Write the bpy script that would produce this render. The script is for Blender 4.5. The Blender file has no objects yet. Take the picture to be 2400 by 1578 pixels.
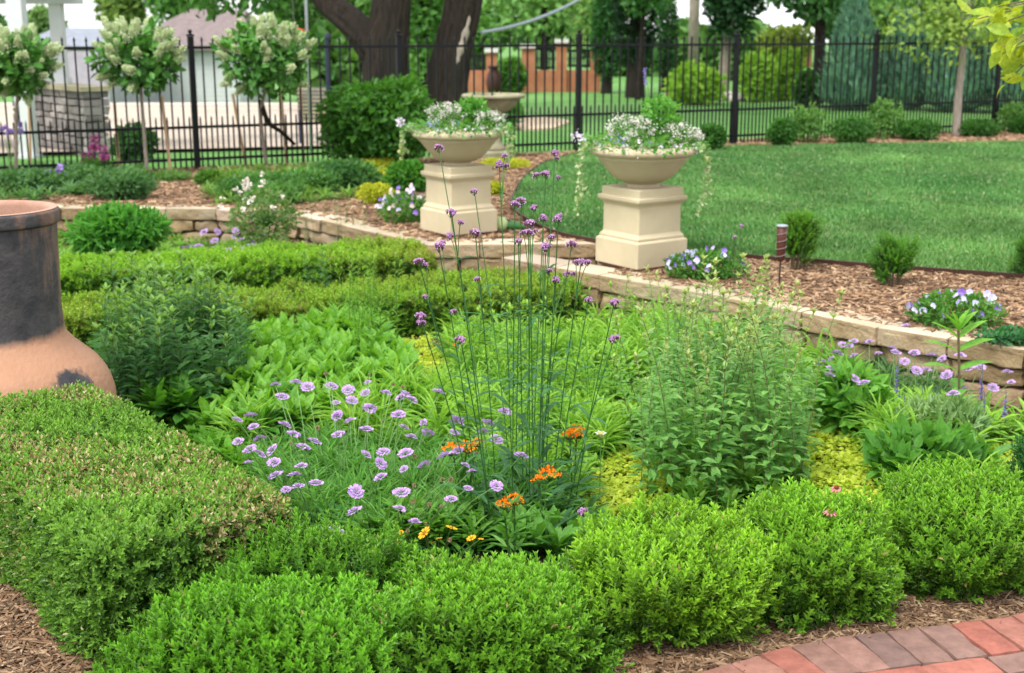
import bpy, bmesh, math, random
import numpy as np
from mathutils import Vector, Matrix

R = math.radians
rng = np.random.default_rng(11)
random.seed(11)
S = bpy.context.scene
COL = S.collection

# ---------------------------------------------------------------- camera
PITCH, FPX, CAMZ = 13.4, 3000.0, 1.7
cam_data = bpy.data.cameras.new("camera")
cam = bpy.data.objects.new("camera", cam_data)
COL.objects.link(cam)
cam.location = (0, 0, CAMZ)
cam.rotation_euler = (R(90 - PITCH), 0, 0)
cam_data.sensor_width = 36.0
cam_data.lens = FPX / 2400 * 36
cam_data.clip_start, cam_data.clip_end = 0.05, 2000
cam_data.dof.use_dof = True
cam_data.dof.focus_distance = 4.05
cam_data.dof.aperture_fstop = 4.2
S.camera = cam

# ---------------------------------------------------------------- daylight (bright, thin overcast)
SUN_EL, SUN_AZ = 58.0, 215.0          # azimuth: clockwise from +Y (the sun stands behind the left shoulder)
world = bpy.data.worlds.new("World")
S.world = world
world.use_nodes = True
wt = world.node_tree
bg = wt.nodes["Background"]
sky = wt.nodes.new("ShaderNodeTexSky")
sky.sky_type = 'NISHITA'
sky.sun_disc = False
sky.sun_elevation = R(SUN_EL)
sky.sun_rotation = R(SUN_AZ)
sky.air_density, sky.dust_density, sky.ozone_density = 1.0, 4.0, 0.6
hs = wt.nodes.new("ShaderNodeHueSaturation")
hs.inputs["Saturation"].default_value = 0.22
wt.links.new(sky.outputs[0], hs.inputs["Color"])
cl_ = wt.nodes.new("ShaderNodeMix")           # a thin white cloud sheet over most of the sky
cl_.data_type = 'RGBA'
cn = wt.nodes.new("ShaderNodeTexNoise")
cn.inputs["Scale"].default_value = 2.2
cn.inputs["Detail"].default_value = 4.0
cm = wt.nodes.new("ShaderNodeMapRange")
cm.inputs["From Min"].default_value, cm.inputs["From Max"].default_value = 0.3, 0.7
cm.inputs["To Min"].default_value, cm.inputs["To Max"].default_value = 0.6, 0.95
wt.links.new(cn.outputs["Fac"], cm.inputs["Value"])
wt.links.new(cm.outputs[0], cl_.inputs["Factor"])
wt.links.new(hs.outputs[0], cl_.inputs["A"])
cl_.inputs["B"].default_value = (4.6, 4.65, 4.7, 1)
wt.links.new(cl_.outputs["Result"], bg.inputs[0])
bg.inputs[1].default_value = 0.15
sun_data = bpy.data.lights.new("sun", 'SUN')
sun_data.energy = 1.5
sun_data.angle = R(24)
sun_data.color = (1.0, 0.95, 0.87)
sun = bpy.data.objects.new("sun", sun_data)
COL.objects.link(sun)
sd = Vector((math.sin(R(SUN_AZ)) * math.cos(R(SUN_EL)), math.cos(R(SUN_AZ)) * math.cos(R(SUN_EL)), math.sin(R(SUN_EL))))
sun.rotation_euler = sd.to_track_quat('Z', 'Y').to_euler()
vs = S.view_settings
vs.view_transform = 'Standard'
vs.look = 'None'
vs.exposure = 1.5
vs.gamma = 1.0
vs.use_curve_mapping = False
S.cycles.max_bounces = 7
S.cycles.diffuse_bounces = 4
S.cycles.glossy_bounces = 2
S.cycles.transmission_bounces = 5
S.cycles.use_denoising = True

# ---------------------------------------------------------------- helpers: where a point of the ground lies
CP, SP = math.cos(R(PITCH)), math.sin(R(PITCH))


def at(px, py, z=0.0):
    """the point at height z seen in that direction"""
    u, v = (px - 1200) / FPX, (py - 789) / FPX
    fw, dn = CP - v * SP, SP + v * CP
    t = (CAMZ - z) / dn
    return np.array((u * t, fw * t, z))


def deep(px, py, Y):
    """the point at distance Y seen in that direction"""
    u, v = (px - 1200) / FPX, (py - 789) / FPX
    fw, dn = CP - v * SP, SP + v * CP
    t = Y / fw
    return np.array((u * t, Y, CAMZ - dn * t))


def norm(a):
    a = np.asarray(a, float)
    return a / (np.linalg.norm(a, axis=-1, keepdims=True) + 1e-9)


def vnoise(p, scale=1.0, seed=0):
    p = np.asarray(p, float) * scale + seed * 17.31
    i = np.floor(p)
    f = p - i
    f = f * f * (3 - 2 * f)
    out = 0
    for dx in (0, 1):
        for dy in (0, 1):
            for dz in (0, 1):
                q = i + (dx, dy, dz)
                h = np.sin(q[..., 0] * 127.1 + q[..., 1] * 311.7 + q[..., 2] * 74.7) * 43758.5453
                h = h - np.floor(h)
                w = (f[..., 0] if dx else 1 - f[..., 0]) * (f[..., 1] if dy else 1 - f[..., 1]) * (f[..., 2] if dz else 1 - f[..., 2])
                out = out + h * w
    return out


def inside(poly, P):
    x, y = P[:, 0], P[:, 1]
    r = np.zeros(len(P), bool)
    n = len(poly)
    for i in range(n):
        x0, y0 = poly[i][:2]
        x1, y1 = poly[(i + 1) % n][:2]
        c = ((y0 > y) != (y1 > y)) & (x < (x1 - x0) * (y - y0) / (y1 - y0 + 1e-12) + x0)
        r ^= c
    return r


def in_poly(poly, n):
    """n random points inside a polygon"""
    poly = np.asarray([p[:2] for p in poly], float)
    lo, hi = poly.min(0), poly.max(0)
    out = np.zeros((0, 2))
    while len(out) < n:
        q = lo + rng.random((n * 2, 2)) * (hi - lo)
        out = np.vstack([out, q[inside(poly, q)]])
    return out[:n]


def smooth_line(P, n=8):
    """Catmull-Rom through the points"""
    P = np.asarray(P, float)
    out = []
    for i in range(len(P) - 1):
        p0, p1, p2, p3 = P[max(i - 1, 0)], P[i], P[i + 1], P[min(i + 2, len(P) - 1)]
        for t in np.linspace(0, 1, n, endpoint=False):
            out.append(0.5 * (2 * p1 + (p2 - p0) * t + (2 * p0 - 5 * p1 + 4 * p2 - p3) * t * t + (3 * p1 - p0 - 3 * p2 + p3) * t ** 3))
    out.append(P[-1])
    return np.array(out)


class MB:
    """collects vertices, faces and vertex colours; build() links them as ONE mesh object"""

    def __init__(s):
        s.v, s.f, s.c, s.n = [], [], [], 0

    def add(s, V, F, col=(1, 1, 1)):
        V = np.asarray(V, float).reshape(-1, 3)
        col = np.asarray(col, float)
        s.v.append(V)
        s.c.append(np.broadcast_to(col, (len(V), 3)) if col.ndim == 1 else col)
        for f in (F if isinstance(F, list) and len(F) and isinstance(F[0], np.ndarray) else [np.asarray(F)]):
            s.f.append(f + s.n)
        s.n += len(V)
        return s

    def mesh(s, name, mats, smooth=False, off=(0, 0, 0)):
        me = bpy.data.meshes.new(name)
        V = np.concatenate(s.v) - np.asarray(off)
        C = np.concatenate(s.c)
        sizes = np.concatenate([np.full(len(f), f.shape[1]) for f in s.f])
        loops = np.concatenate([f.ravel() for f in s.f])
        me.vertices.add(len(V))
        me.vertices.foreach_set("co", V.astype(np.float32).ravel())
        me.loops.add(len(loops))
        me.loops.foreach_set("vertex_index", loops.astype(np.int32))
        me.polygons.add(len(sizes))
        starts = np.concatenate([[0], np.cumsum(sizes)[:-1]])
        me.polygons.foreach_set("loop_start", starts.astype(np.int32))
        me.polygons.foreach_set("loop_total", sizes.astype(np.int32))
        me.polygons.foreach_set("use_smooth", np.full(len(sizes), bool(smooth)))
        a = me.color_attributes.new("Col", 'FLOAT_COLOR', 'POINT')
        a.data.foreach_set("color", np.hstack([C, np.ones((len(C), 1))]).astype(np.float32).ravel())
        for m in (mats if isinstance(mats, (list, tuple)) else [mats]):
            me.materials.append(m)
        me.update(calc_edges=True)
        return me

    def build(s, name, mats, parent=None, smooth=False):
        off = (0, 0, 0)
        if parent is not None:
            off = np.array(parent.location)
            if parent.parent is not None:
                off = off + np.array(parent.parent.location)
        o = bpy.data.objects.new(name, s.mesh(name, mats, smooth, off))
        COL.objects.link(o)
        o.parent = parent
        return o


def tag(o, label, cat, group=None, kind=None):
    if label:
        o["label"] = label
    if cat:
        o["category"] = cat
    if group:
        o["group"] = group
    if kind:
        o["kind"] = kind
    return o


def thing(name, label, cat, loc=(0, 0, 0), group=None):
    o = bpy.data.objects.new(name, None)
    COL.objects.link(o)
    o.location = [float(x) for x in loc]
    o.empty_display_size = 0.1
    return tag(o, label, cat, group)


def structure(name, mb, mat, smooth=False):
    o = mb.build(name, mat, None, smooth)
    o["kind"] = "structure"
    return o


def put(name, mesh, parent, loc=(0, 0, 0), rot=(0, 0, 0), sc=1.0):
    """an object that shares a mesh, as a part in its parent's own space"""
    o = bpy.data.objects.new(name, mesh)
    COL.objects.link(o)
    o.parent = parent
    o.location = [float(x) for x in loc]
    o.rotation_euler = rot
    o.scale = (sc, sc, sc) if np.isscalar(sc) else sc
    return o


def copy_tree(o, loc=None, rz=0.0, label=None, sc=None, parent=None):
    c = o.copy()
    COL.objects.link(c)
    if parent is not None:
        c.parent = parent
    if loc is not None:
        c.location = [float(x) for x in loc]
        c.rotation_euler = (0, 0, rz)
    if sc is not None:
        c.scale = (sc, sc, sc) if np.isscalar(sc) else sc
    if label:
        c["label"] = label
    for ch in list(o.children):
        copy_tree(ch, parent=c)
    return c


# ---------------------------------------------------------------- helpers: shapes
def tube(mb, P, rad, sides=6, col=(1, 1, 1), cap=True, bark=0.0):
    P = np.asarray(P, float)
    n = len(P)
    rad = np.broadcast_to(np.asarray(rad, float), (n,))
    T = norm(np.gradient(P, axis=0))
    ref = np.array((0.0, 0.0, 1.0)) if abs(T[0, 2]) < 0.9 else np.array((1.0, 0.0, 0.0))
    A = norm(np.cross(T, ref))
    B = np.cross(T, A)
    ang = np.arange(sides) * 2 * math.pi / sides
    mul = np.ones((n, sides, 1))
    if bark:
        s_ = np.concatenate([[0], np.cumsum(np.linalg.norm(np.diff(P, axis=0), axis=1))])
        q_ = np.stack([np.cos(ang)[None] * 3.2 + 0 * s_[:, None], np.sin(ang)[None] * 3.2 + 0 * s_[:, None], s_[:, None] * 1.5 + 0 * ang[None]], -1)
        mul = (1 + bark * (vnoise(q_, 1.0, 3) - 0.5) * 2 + bark * 0.9 * (vnoise(q_ * (2.6, 2.6, 1.4), 1.0, 5) - 0.5) * 2)[..., None]
    V = P[:, None] + mul * rad[:, None, None] * (A[:, None] * np.cos(ang)[None, :, None] + B[:, None] * np.sin(ang)[None, :, None])
    i = np.arange(n - 1)[:, None] * sides
    j = np.arange(sides)[None]
    k = (j + 1) % sides
    F = [np.stack([i + j, i + k, i + sides + k, i + sides + j], -1).reshape(-1, 4)]
    if cap:
        F += [np.arange(sides)[None, ::-1], (n - 1) * sides + np.arange(sides)[None]]
    col = np.asarray(col, float)
    if col.ndim == 2:
        col = np.repeat(col, sides, 0)
    mb.add(V.reshape(-1, 3), F, col)


def lathe(mb, prof, c=(0, 0, 0), seg=40, col=(1, 1, 1), rot=0.0, k=1.0):
    """a profile of (radius, z) turned about a vertical axis; seg=4 with k=sqrt2 gives a square section"""
    prof = np.asarray(prof, float)
    a = np.arange(seg) * 2 * math.pi / seg + rot
    V = np.stack([prof[:, 0:1] * k * np.cos(a), prof[:, 0:1] * k * np.sin(a), np.repeat(prof[:, 1:2], seg, 1)], -1) + np.asarray(c)
    n = len(prof)
    i = np.arange(n - 1)[:, None] * seg
    j = np.arange(seg)[None]
    kk = (j + 1) % seg
    F = [np.stack([i + j, i + kk, i + seg + kk, i + seg + j], -1).reshape(-1, 4), np.arange(seg)[None, ::-1], (n - 1) * seg + np.arange(seg)[None]]
    mb.add(V.reshape(-1, 3), F, col)


def square_turn(mb, prof, c, rz, ch=0.006, col=(1, 1, 1)):
    """a moulding profile (half width, z) run round a square with slightly eased corners"""
    rings = []
    for hw, z in prof:
        e = min(ch, hw * 0.2)
        q = [(hw, -hw + e), (hw, hw - e), (hw - e, hw), (-hw + e, hw), (-hw, hw - e), (-hw, -hw + e), (-hw + e, -hw), (hw - e, -hw)]
        rings.append([(x * math.cos(rz) - y * math.sin(rz) + c[0], x * math.sin(rz) + y * math.cos(rz) + c[1], z + c[2]) for x, y in q])
    V = np.array(rings).reshape(-1, 3)
    n, seg = len(prof), 8
    i = np.arange(n - 1)[:, None] * seg
    j = np.arange(seg)[None]
    kk = (j + 1) % seg
    mb.add(V, [np.stack([i + j, i + kk, i + seg + kk, i + seg + j], -1).reshape(-1, 4), np.arange(seg)[None, ::-1], (n - 1) * seg + np.arange(seg)[None]], col)


BOXF = np.array([(0, 3, 2, 1), (4, 5, 6, 7), (0, 1, 5, 4), (1, 2, 6, 5), (2, 3, 7, 6), (3, 0, 4, 7)])


def box(mb, c, size, rz=0.0, col=(1, 1, 1)):
    sx, sy, sz = np.asarray(size) / 2
    q = np.array([(-sx, -sy), (sx, -sy), (sx, sy), (-sx, sy)])
    cr, sr = math.cos(rz), math.sin(rz)
    q = np.stack([q[:, 0] * cr - q[:, 1] * sr, q[:, 0] * sr + q[:, 1] * cr], 1)
    V = np.vstack([np.hstack([q, np.full((4, 1), -sz)]), np.hstack([q, np.full((4, 1), sz)])]) + np.asarray(c)
    mb.add(V, BOXF, col)


def rock_box(mb, c, size, rz=0.0, rough=0.01, rnd=0.25, n=5, col=(1, 1, 1), topflat=False, seed=0):
    """a block with eased edges and broken faces"""
    g = np.linspace(-1, 1, n)
    vs_, fs = [], []
    k = 0
    for ax in range(3):
        for sg in (-1, 1):
            a, b = np.meshgrid(g, g, indexing='ij')
            V = np.zeros((n, n, 3))
            V[..., ax] = sg
            V[..., (ax + 1) % 3] = a
            V[..., (ax + 2) % 3] = b
            idx = np.arange(n * n).reshape(n, n) + k
            q = np.stack([idx[:-1, :-1], idx[1:, :-1], idx[1:, 1:], idx[:-1, 1:]], -1).reshape(-1, 4)
            fs.append(q if sg > 0 else q[:, ::-1])
            vs_.append(V.reshape(-1, 3))
            k += n * n
    V = np.vstack(vs_)
    half = np.asarray(size) / 2
    rr = min(half) * rnd
    W = V * half
    inner = np.clip(W, -(half - rr), half - rr)
    d = W - inner
    L = np.linalg.norm(d, axis=1, keepdims=True)
    W = inner + np.where(L > 0, d / np.maximum(L, 1e-9) * np.minimum(L, rr), 0)
    nz = np.stack([vnoise(W + np.asarray(c), s_, seed + q) - 0.5 for q, s_ in ((1, 14), (2, 14), (3, 14))], -1) + 0.5 * np.stack(
        [vnoise(W + np.asarray(c), 40, seed + q) - 0.5 for q in (4, 5, 6)], -1)
    amp = np.full((len(W), 1), rough)
    if topflat:
        amp = np.where(W[:, 2:3] > half[2] * 0.6, rough * 0.15, rough)
    W = W + nz * 2 * amp
    cr, sr = math.cos(rz), math.sin(rz)
    W = np.stack([W[:, 0] * cr - W[:, 1] * sr, W[:, 0] * sr + W[:, 1] * cr, W[:, 2]], 1) + np.asarray(c)
    mb.add(W, [np.vstack(fs)], col)


# leaf shapes in their own space: x across, y along, z up
def leaf6(w=0.25, fold=0.06, curl=0.08):
    V = np.array([(0, 0, 0), (w * 0.95, 0.38, fold), (w * 0.62, 0.74, fold - curl * 0.5), (0, 1, -curl), (-w * 0.62, 0.74, fold - curl * 0.5), (-w * 0.95, 0.38, fold)], float)
    return V, np.array([(0, 1, 2, 3), (0, 3, 4, 5)])


def leaf_arch(w=0.2, fold=0.05, curl=0.35, n=4, wide=0.45):
    """a longer leaf that arches over, n segments"""
    t = np.linspace(0, 1, n + 1)
    wd = w * np.sin(np.pi * np.clip(t, 0, 1) ** (math.log(0.5) / math.log(wide))) ** 0.8
    wd[0] = w * 0.08
    z = -curl * t ** 2
    y = t * (1 - 0.25 * curl * t)
    mid = np.stack([0 * t, y, z], 1)
    lf = np.stack([-wd, y, z + fold * (wd / w)], 1)
    rt = np.stack([wd, y, z + fold * (wd / w)], 1)
    V = np.vstack([mid, lf, rt])
    m = n + 1
    i = np.arange(n)
    F = np.vstack([np.stack([i, i + 1, m + i + 1, m + i], 1), np.stack([i, 2 * m + i, 2 * m + i + 1, i + 1], 1)])
    return V, F


def scatter(mb, tmpl, pos, d, up, sc, col):
    """copies of a template (V, F[, per-vertex tint]) into one mesh: y along d, z towards up"""
    V, F = tmpl[0], tmpl[1]
    pos, d = np.asarray(pos, float), norm(d)
    N, k = len(pos), len(V)
    if N == 0:
        return
    up = np.broadcast_to(np.asarray(up, float), d.shape)
    side = norm(np.cross(d, up))
    nrm = np.cross(side, d)
    sc = np.broadcast_to(np.asarray(sc, float).reshape(-1, 1) if np.ndim(sc) < 2 else np.asarray(sc, float), (N, 3) if np.ndim(sc) == 2 else (N, 1))
    L = V[None] * sc[:, None, :]
    W = pos[:, None] + L[..., 0:1] * side[:, None] + L[..., 1:2] * d[:, None] + L[..., 2:3] * nrm[:, None]
    col = np.asarray(col, float)
    if col.ndim == 2:
        col = np.repeat(col[:, None], k, 1)
    elif col.ndim == 1:
        col = np.broadcast_to(col, (N, k, 3))
    off = (np.arange(N) * k)[:, None, None]
    FF = [(f[None] + off).reshape(-1, f.shape[1]) for f in (F if isinstance(F, list) else [F])]
    mb.add(W.reshape(-1, 3), FF, col.reshape(-1, 3))


def mixc(a, b, t):
    t = np.asarray(t, float)[..., None]
    return np.asarray(a, float) * (1 - t) + np.asarray(b, float) * t


def rand_dirs(n, up=0.0):
    d = rng.normal(size=(n, 3))
    d[:, 2] += up
    return norm(d)


# ---------------------------------------------------------------- materials
MAT = {}


def new_mat(name):
    m = bpy.data.materials.new(name)
    m.use_nodes = True
    nt = m.node_tree
    b = nt.nodes["Principled BSDF"]
    MAT[name] = m
    return m, nt, b


def N_(nt, kind, **kw):
    n = nt.nodes.new(kind)
    for k, v in kw.items():
        if k in n.inputs:
            n.inputs[k].default_value = v
        else:
            setattr(n, k, v)
    return n


def leaf_mat(name, rough=0.5, spec=0.35, trans=0.3, warm=(1.15, 1.1, 0.55), vary=0.25, nscale=60):
    m, nt, b = new_mat(name)
    at_ = N_(nt, "ShaderNodeAttribute", attribute_name="Col")
    no = N_(nt, "ShaderNodeTexNoise", Scale=nscale, Detail=2.0)
    geo = N_(nt, "ShaderNodeTexCoord")
    nt.links.new(geo.outputs["Object"], no.inputs["Vector"])
    mr = N_(nt, "ShaderNodeMapRange")
    mr.inputs["From Min"].default_value, mr.inputs["From Max"].default_value = 0.25, 0.75
    mr.inputs["To Min"].default_value, mr.inputs["To Max"].default_value = 1 - vary, 1 + vary
    nt.links.new(no.outputs["Fac"], mr.inputs["Value"])
    mx = N_(nt, "ShaderNodeVectorMath", operation='SCALE')
    nt.links.new(at_.outputs["Color"], mx.inputs[0])
    nt.links.new(mr.outputs[0], mx.inputs["Scale"])
    nt.links.new(mx.outputs[0], b.inputs["Base Color"])
    b.inputs["Roughness"].default_value = rough
    b.inputs["Specular IOR Level"].default_value = spec
    if trans:
        tr = N_(nt, "ShaderNodeBsdfTranslucent")
        wm = N_(nt, "ShaderNodeVectorMath", operation='MULTIPLY')
        wm.inputs[1].default_value = warm
        nt.links.new(mx.outputs[0], wm.inputs[0])
        nt.links.new(wm.outputs[0], tr.inputs["Color"])
        ms = N_(nt, "ShaderNodeMixShader")
        ms.inputs[0].default_value = trans
        nt.links.new(b.outputs[0], ms.inputs[1])
        nt.links.new(tr.outputs[0], ms.inputs[2])
        nt.links.new(ms.outputs[0], nt.nodes["Material Output"].inputs["Surface"])
    return m


def surf_mat(name, c1, c2, scale=6, rough=0.85, bump=0.3, bscale=None, detail=6, stretch=(1, 1, 1), use_col=False, c3=None, s3=1.2, spec=0.25, dist=0.01):
    """noise between two colours, a second large scale stain, a bump"""
    m, nt, b = new_mat(name)
    tc = N_(nt, "ShaderNodeTexCoord")
    mp = N_(nt, "ShaderNodeMapping")
    mp.inputs["Scale"].default_value = stretch
    nt.links.new(tc.outputs["Object"], mp.inputs["Vector"])
    no = N_(nt, "ShaderNodeTexNoise", Scale=scale, Detail=detail, Roughness=0.65)
    nt.links.new(mp.outputs[0], no.inputs["Vector"])
    rp = N_(nt, "ShaderNodeValToRGB")
    rp.color_ramp.elements[0].position, rp.color_ramp.elements[1].position = 0.32, 0.68
    rp.color_ramp.elements[0].color = (*c1, 1)
    rp.color_ramp.elements[1].color = (*c2, 1)
    nt.links.new(no.outputs["Fac"], rp.inputs[0])
    out = rp.outputs[0]
    if c3 is not None:
        n2 = N_(nt, "ShaderNodeTexNoise", Scale=s3, Detail=5.0)
        nt.links.new(mp.outputs[0], n2.inputs["Vector"])
        r2 = N_(nt, "ShaderNodeValToRGB")
        r2.color_ramp.elements[0].position, r2.color_ramp.elements[1].position = 0.45, 0.68
        nt.links.new(n2.outputs["Fac"], r2.inputs[0])
        mx = N_(nt, "ShaderNodeMix", data_type='RGBA')
        mx.inputs["B"].default_value = (*c3, 1)
        nt.links.new(r2.outputs[0], mx.inputs["Factor"])
        nt.links.new(out, mx.inputs["A"])
        out = mx.outputs["Result"]
    if use_col:
        a = N_(nt, "ShaderNodeAttribute", attribute_name="Col")
        ml = N_(nt, "ShaderNodeMix", data_type='RGBA', blend_type='MULTIPLY')
        ml.inputs["Factor"].default_value = 1.0
        nt.links.new(out, ml.inputs["A"])
        nt.links.new(a.outputs["Color"], ml.inputs["B"])
        out = ml.outputs["Result"]
    nt.links.new(out, b.inputs["Base Color"])
    b.inputs["Roughness"].default_value = rough
    b.inputs["Specular IOR Level"].default_value = spec
    if bump:
        nb = N_(nt, "ShaderNodeTexNoise", Scale=bscale or scale * 4, Detail=6.0, Roughness=0.7)
        nt.links.new(mp.outputs[0], nb.inputs["Vector"])
        bp = N_(nt, "ShaderNodeBump", Strength=bump, Distance=dist)
        nt.links.new(nb.outputs["Fac"], bp.inputs["Height"])
        nt.links.new(bp.outputs[0], b.inputs["Normal"])
    return m


M_BOX = leaf_mat("boxwood_leaf", rough=0.42, spec=0.4, trans=0.36)
M_LEAF = leaf_mat("soft_leaf", rough=0.52, spec=0.35, trans=0.48)
M_TREE = leaf_mat("tree_leaf", rough=0.55, spec=0.3, trans=0.3, nscale=6)
M_PETAL = leaf_mat("petal", rough=0.7, spec=0.2, trans=0.25, warm=(1, 1, 1), vary=0.12)
M_STEM = leaf_mat("plant_stem", rough=0.6, spec=0.3, trans=0.0)
M_GRASS = leaf_mat("grass_blade", rough=0.5, spec=0.3, trans=0.25, nscale=1.2, vary=0.3)
M_CHIP = surf_mat("bark_chip", (0.55, 0.5, 0.45), (1.0, 1.0, 1.0), scale=40, rough=0.9, bump=0.4, bscale=150, use_col=True, stretch=(1, 1, 1))
M_MULCH = surf_mat("mulch_bed", (0.104, 0.061, 0.037), (0.287, 0.183, 0.117), scale=28, rough=0.95, bump=0.9, bscale=70, dist=0.02)
M_SOIL = surf_mat("garden_soil", (0.04, 0.026, 0.017), (0.12, 0.078, 0.05), scale=22, rough=0.95, bump=0.9, bscale=60, dist=0.02)
M_TURF = surf_mat("turf_thatch", (0.045, 0.12, 0.03), (0.10, 0.22, 0.06), scale=3.0, rough=0.9, bump=0.6, bscale=90, c3=(0.14, 0.22, 0.08), s3=0.9)
M_FARLAWN = surf_mat("far_lawn", (0.05, 0.15, 0.025), (0.10, 0.25, 0.05), scale=2.0, rough=0.9, bump=0.5, bscale=30, c3=(0.12, 0.24, 0.07), s3=0.3)
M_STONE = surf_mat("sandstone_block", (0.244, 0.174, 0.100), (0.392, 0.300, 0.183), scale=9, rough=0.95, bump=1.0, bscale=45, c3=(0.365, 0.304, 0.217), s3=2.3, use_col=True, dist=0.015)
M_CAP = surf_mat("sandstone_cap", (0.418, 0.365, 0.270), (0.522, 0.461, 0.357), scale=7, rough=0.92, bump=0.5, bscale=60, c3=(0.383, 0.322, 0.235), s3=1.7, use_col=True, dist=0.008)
M_CAST = surf_mat("cast_stone", (0.455, 0.385, 0.26), (0.52, 0.45, 0.315), scale=3.5, rough=0.85, bump=0.12, bscale=90, c3=(0.41, 0.345, 0.232), s3=2.0, dist=0.004)
M_BATH = surf_mat("weathered_concrete", (0.235, 0.217, 0.139), (0.365, 0.339, 0.235), scale=7, rough=0.95, bump=0.5, c3=(0.174, 0.165, 0.104), s3=3)
M_IRON = surf_mat("black_iron", (0.004, 0.0045, 0.006), (0.007, 0.008, 0.010), scale=20, rough=0.5, bump=0.05, spec=0.2)
M_WOOD = surf_mat("raw_stake_wood", (0.36, 0.23, 0.13), (0.52, 0.36, 0.22), scale=9, stretch=(6, 6, 0.8), rough=0.85, bump=0.3)
M_BARK = surf_mat("tree_bark", (0.010, 0.007, 0.005), (0.045, 0.034, 0.026), scale=7, stretch=(3, 3, 0.6), rough=0.95, bump=1.0, bscale=16, dist=0.06, c3=(0.028, 0.024, 0.020))
M_BARKPALE = surf_mat("pale_bark", (0.20, 0.17, 0.14), (0.36, 0.31, 0.26), scale=9, stretch=(3, 3, 0.7), rough=0.95, bump=0.6)
M_DRIVE = surf_mat("driveway_concrete", (0.331, 0.270, 0.217), (0.400, 0.339, 0.278), scale=1.2, rough=0.9, bump=0.2, c3=(0.400, 0.348, 0.296), s3=0.25)
M_WHITE = surf_mat("white_paint", (0.505, 0.522, 0.548), (0.574, 0.592, 0.609), scale=3, rough=0.6, bump=0.05)
M_GREYPAINT = surf_mat("grey_paint", (0.27, 0.27, 0.31), (0.35, 0.35, 0.39), scale=5, rough=0.6, bump=0.05)
M_ROOFM = surf_mat("mauve_shingle", (0.13, 0.105, 0.105), (0.20, 0.16, 0.16), scale=4, rough=0.9, bump=0.3)
M_ROOFG = surf_mat("slate_grey_shingle", (0.15, 0.17, 0.21), (0.24, 0.26, 0.31), scale=4, rough=0.9, bump=0.3)
M_TERRA = surf_mat("orange_brick", (0.296, 0.117, 0.061), (0.400, 0.174, 0.096), scale=4, rough=0.9, bump=0.3)
M_ROCK = surf_mat("grey_field_stone", (0.16, 0.15, 0.15), (0.36, 0.34, 0.33), scale=5, rough=0.95, bump=0.8, bscale=20, use_col=True)
M_PLAIN = surf_mat("painted_metal", (0.82, 0.82, 0.82), (1, 1, 1), scale=12, rough=0.5, bump=0.05, use_col=True)
M_PAVER = surf_mat("clay_paver", (0.539, 0.539, 0.539), (0.870, 0.870, 0.870), scale=26, rough=0.85, bump=0.35, bscale=160, use_col=True, dist=0.004, detail=8)
M_SAND = surf_mat("joint_sand", (0.16, 0.11, 0.08), (0.30, 0.22, 0.16), scale=60, rough=0.95, bump=0.5)
M_CLAYIN = surf_mat("bare_clay", (0.30, 0.165, 0.115), (0.40, 0.25, 0.19), scale=9, rough=0.85, bump=0.3)

# ================================================================ THE SETTING
UP = 0.19                                   # level of the raised beds and the lawn


def zlow(X, Y):
    t = np.clip((np.asarray(Y, float) - 3.6) / 1.0, 0, 1)
    return -0.11 * t * t * (3 - 2 * t)


F0 = np.array((-3.53, 14.42))               # a post of the fence, and the fence's direction
FE = np.array((0.8936, 0.4489))
FN = np.array((-0.4489, 0.8936))


def terrain(X, Y):
    q = np.asarray(X, float) / np.maximum(Y, 1)
    t = 1 - np.clip((q + 0.14) / 0.09, 0, 1)
    t = t * t * (3 - 2 * t)
    return 0.17 - 0.0378 * t * np.clip(np.asarray(Y, float) - 15.8, 0, 90)


def grid_sheet(X, Y, Z):
    n, m = X.shape
    i = np.arange(n * m).reshape(n, m)
    mb = MB()
    mb.add(np.stack([X, Y, Z], -1).reshape(-1, 3), np.stack([i[:-1, :-1], i[1:, :-1], i[1:, 1:], i[:-1, 1:]], -1).reshape(-1, 4))
    return mb


gx = np.unique(np.concatenate([np.linspace(-40, -4, 10), np.linspace(-4, 4, 81), np.linspace(4, 40, 10)]))
gy = np.unique(np.concatenate([np.linspace(-40, 2, 10), np.linspace(2, 11.4, 95)]))
GX, GY = np.meshgrid(gx, gy, indexing='ij')
GZ = zlow(GX, GY) + 0.02 * (vnoise(np.stack([GX, GY, 0 * GX], -1), 3.0, 3) - 0.5) * (np.abs(GX) < 4)
# the bed falls away below the path slab at the lower right and to the left of the hedge
structure("garden_soil", grid_sheet(GX, GY, GZ - 0.012), M_SOIL, True)

wv = np.concatenate([np.linspace(-1.2, 60, 60), np.geomspace(66, 900, 16)])
su = np.linspace(-1, 1, 121)
W, U = np.meshgrid(wv, su, indexing='ij')
U = U * (26 + W * 1.3)
TX, TY = F0[0] + U * FE[0] + W * FN[0], F0[1] + U * FE[1] + W * FN[1]
structure("far_lawn", grid_sheet(TX, TY, terrain(TX, TY)), M_FARLAWN, True)

# the two retaining walls: front top edges
WALL_L = [at(*p, 0.2)[:2] for p in ((-420, 487), (140, 488), (505, 490), (690, 503), (880, 546), (1000, 574))] + [np.array((0.62, 9.2))]
WALL_R = [np.array((-0.09, 8.62))] + [at(*p, 0.2)[:2] for p in ((1400, 645), (1560, 673), (1700, 698), (1878, 731), (2053, 768), (2219, 794), (2400, 822))]
_d = norm(WALL_R[-1] - WALL_R[-2])
WALL_R.append(WALL_R[-1] + _d * 2.2)


def shift_line(P, d):
    """the polyline moved d to the left of its own direction (away from the lower garden)"""
    P = np.asarray(P)
    T = norm(np.gradient(P, axis=0))
    return P + np.stack([-T[:, 1], T[:, 0]], 1) * d


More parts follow.
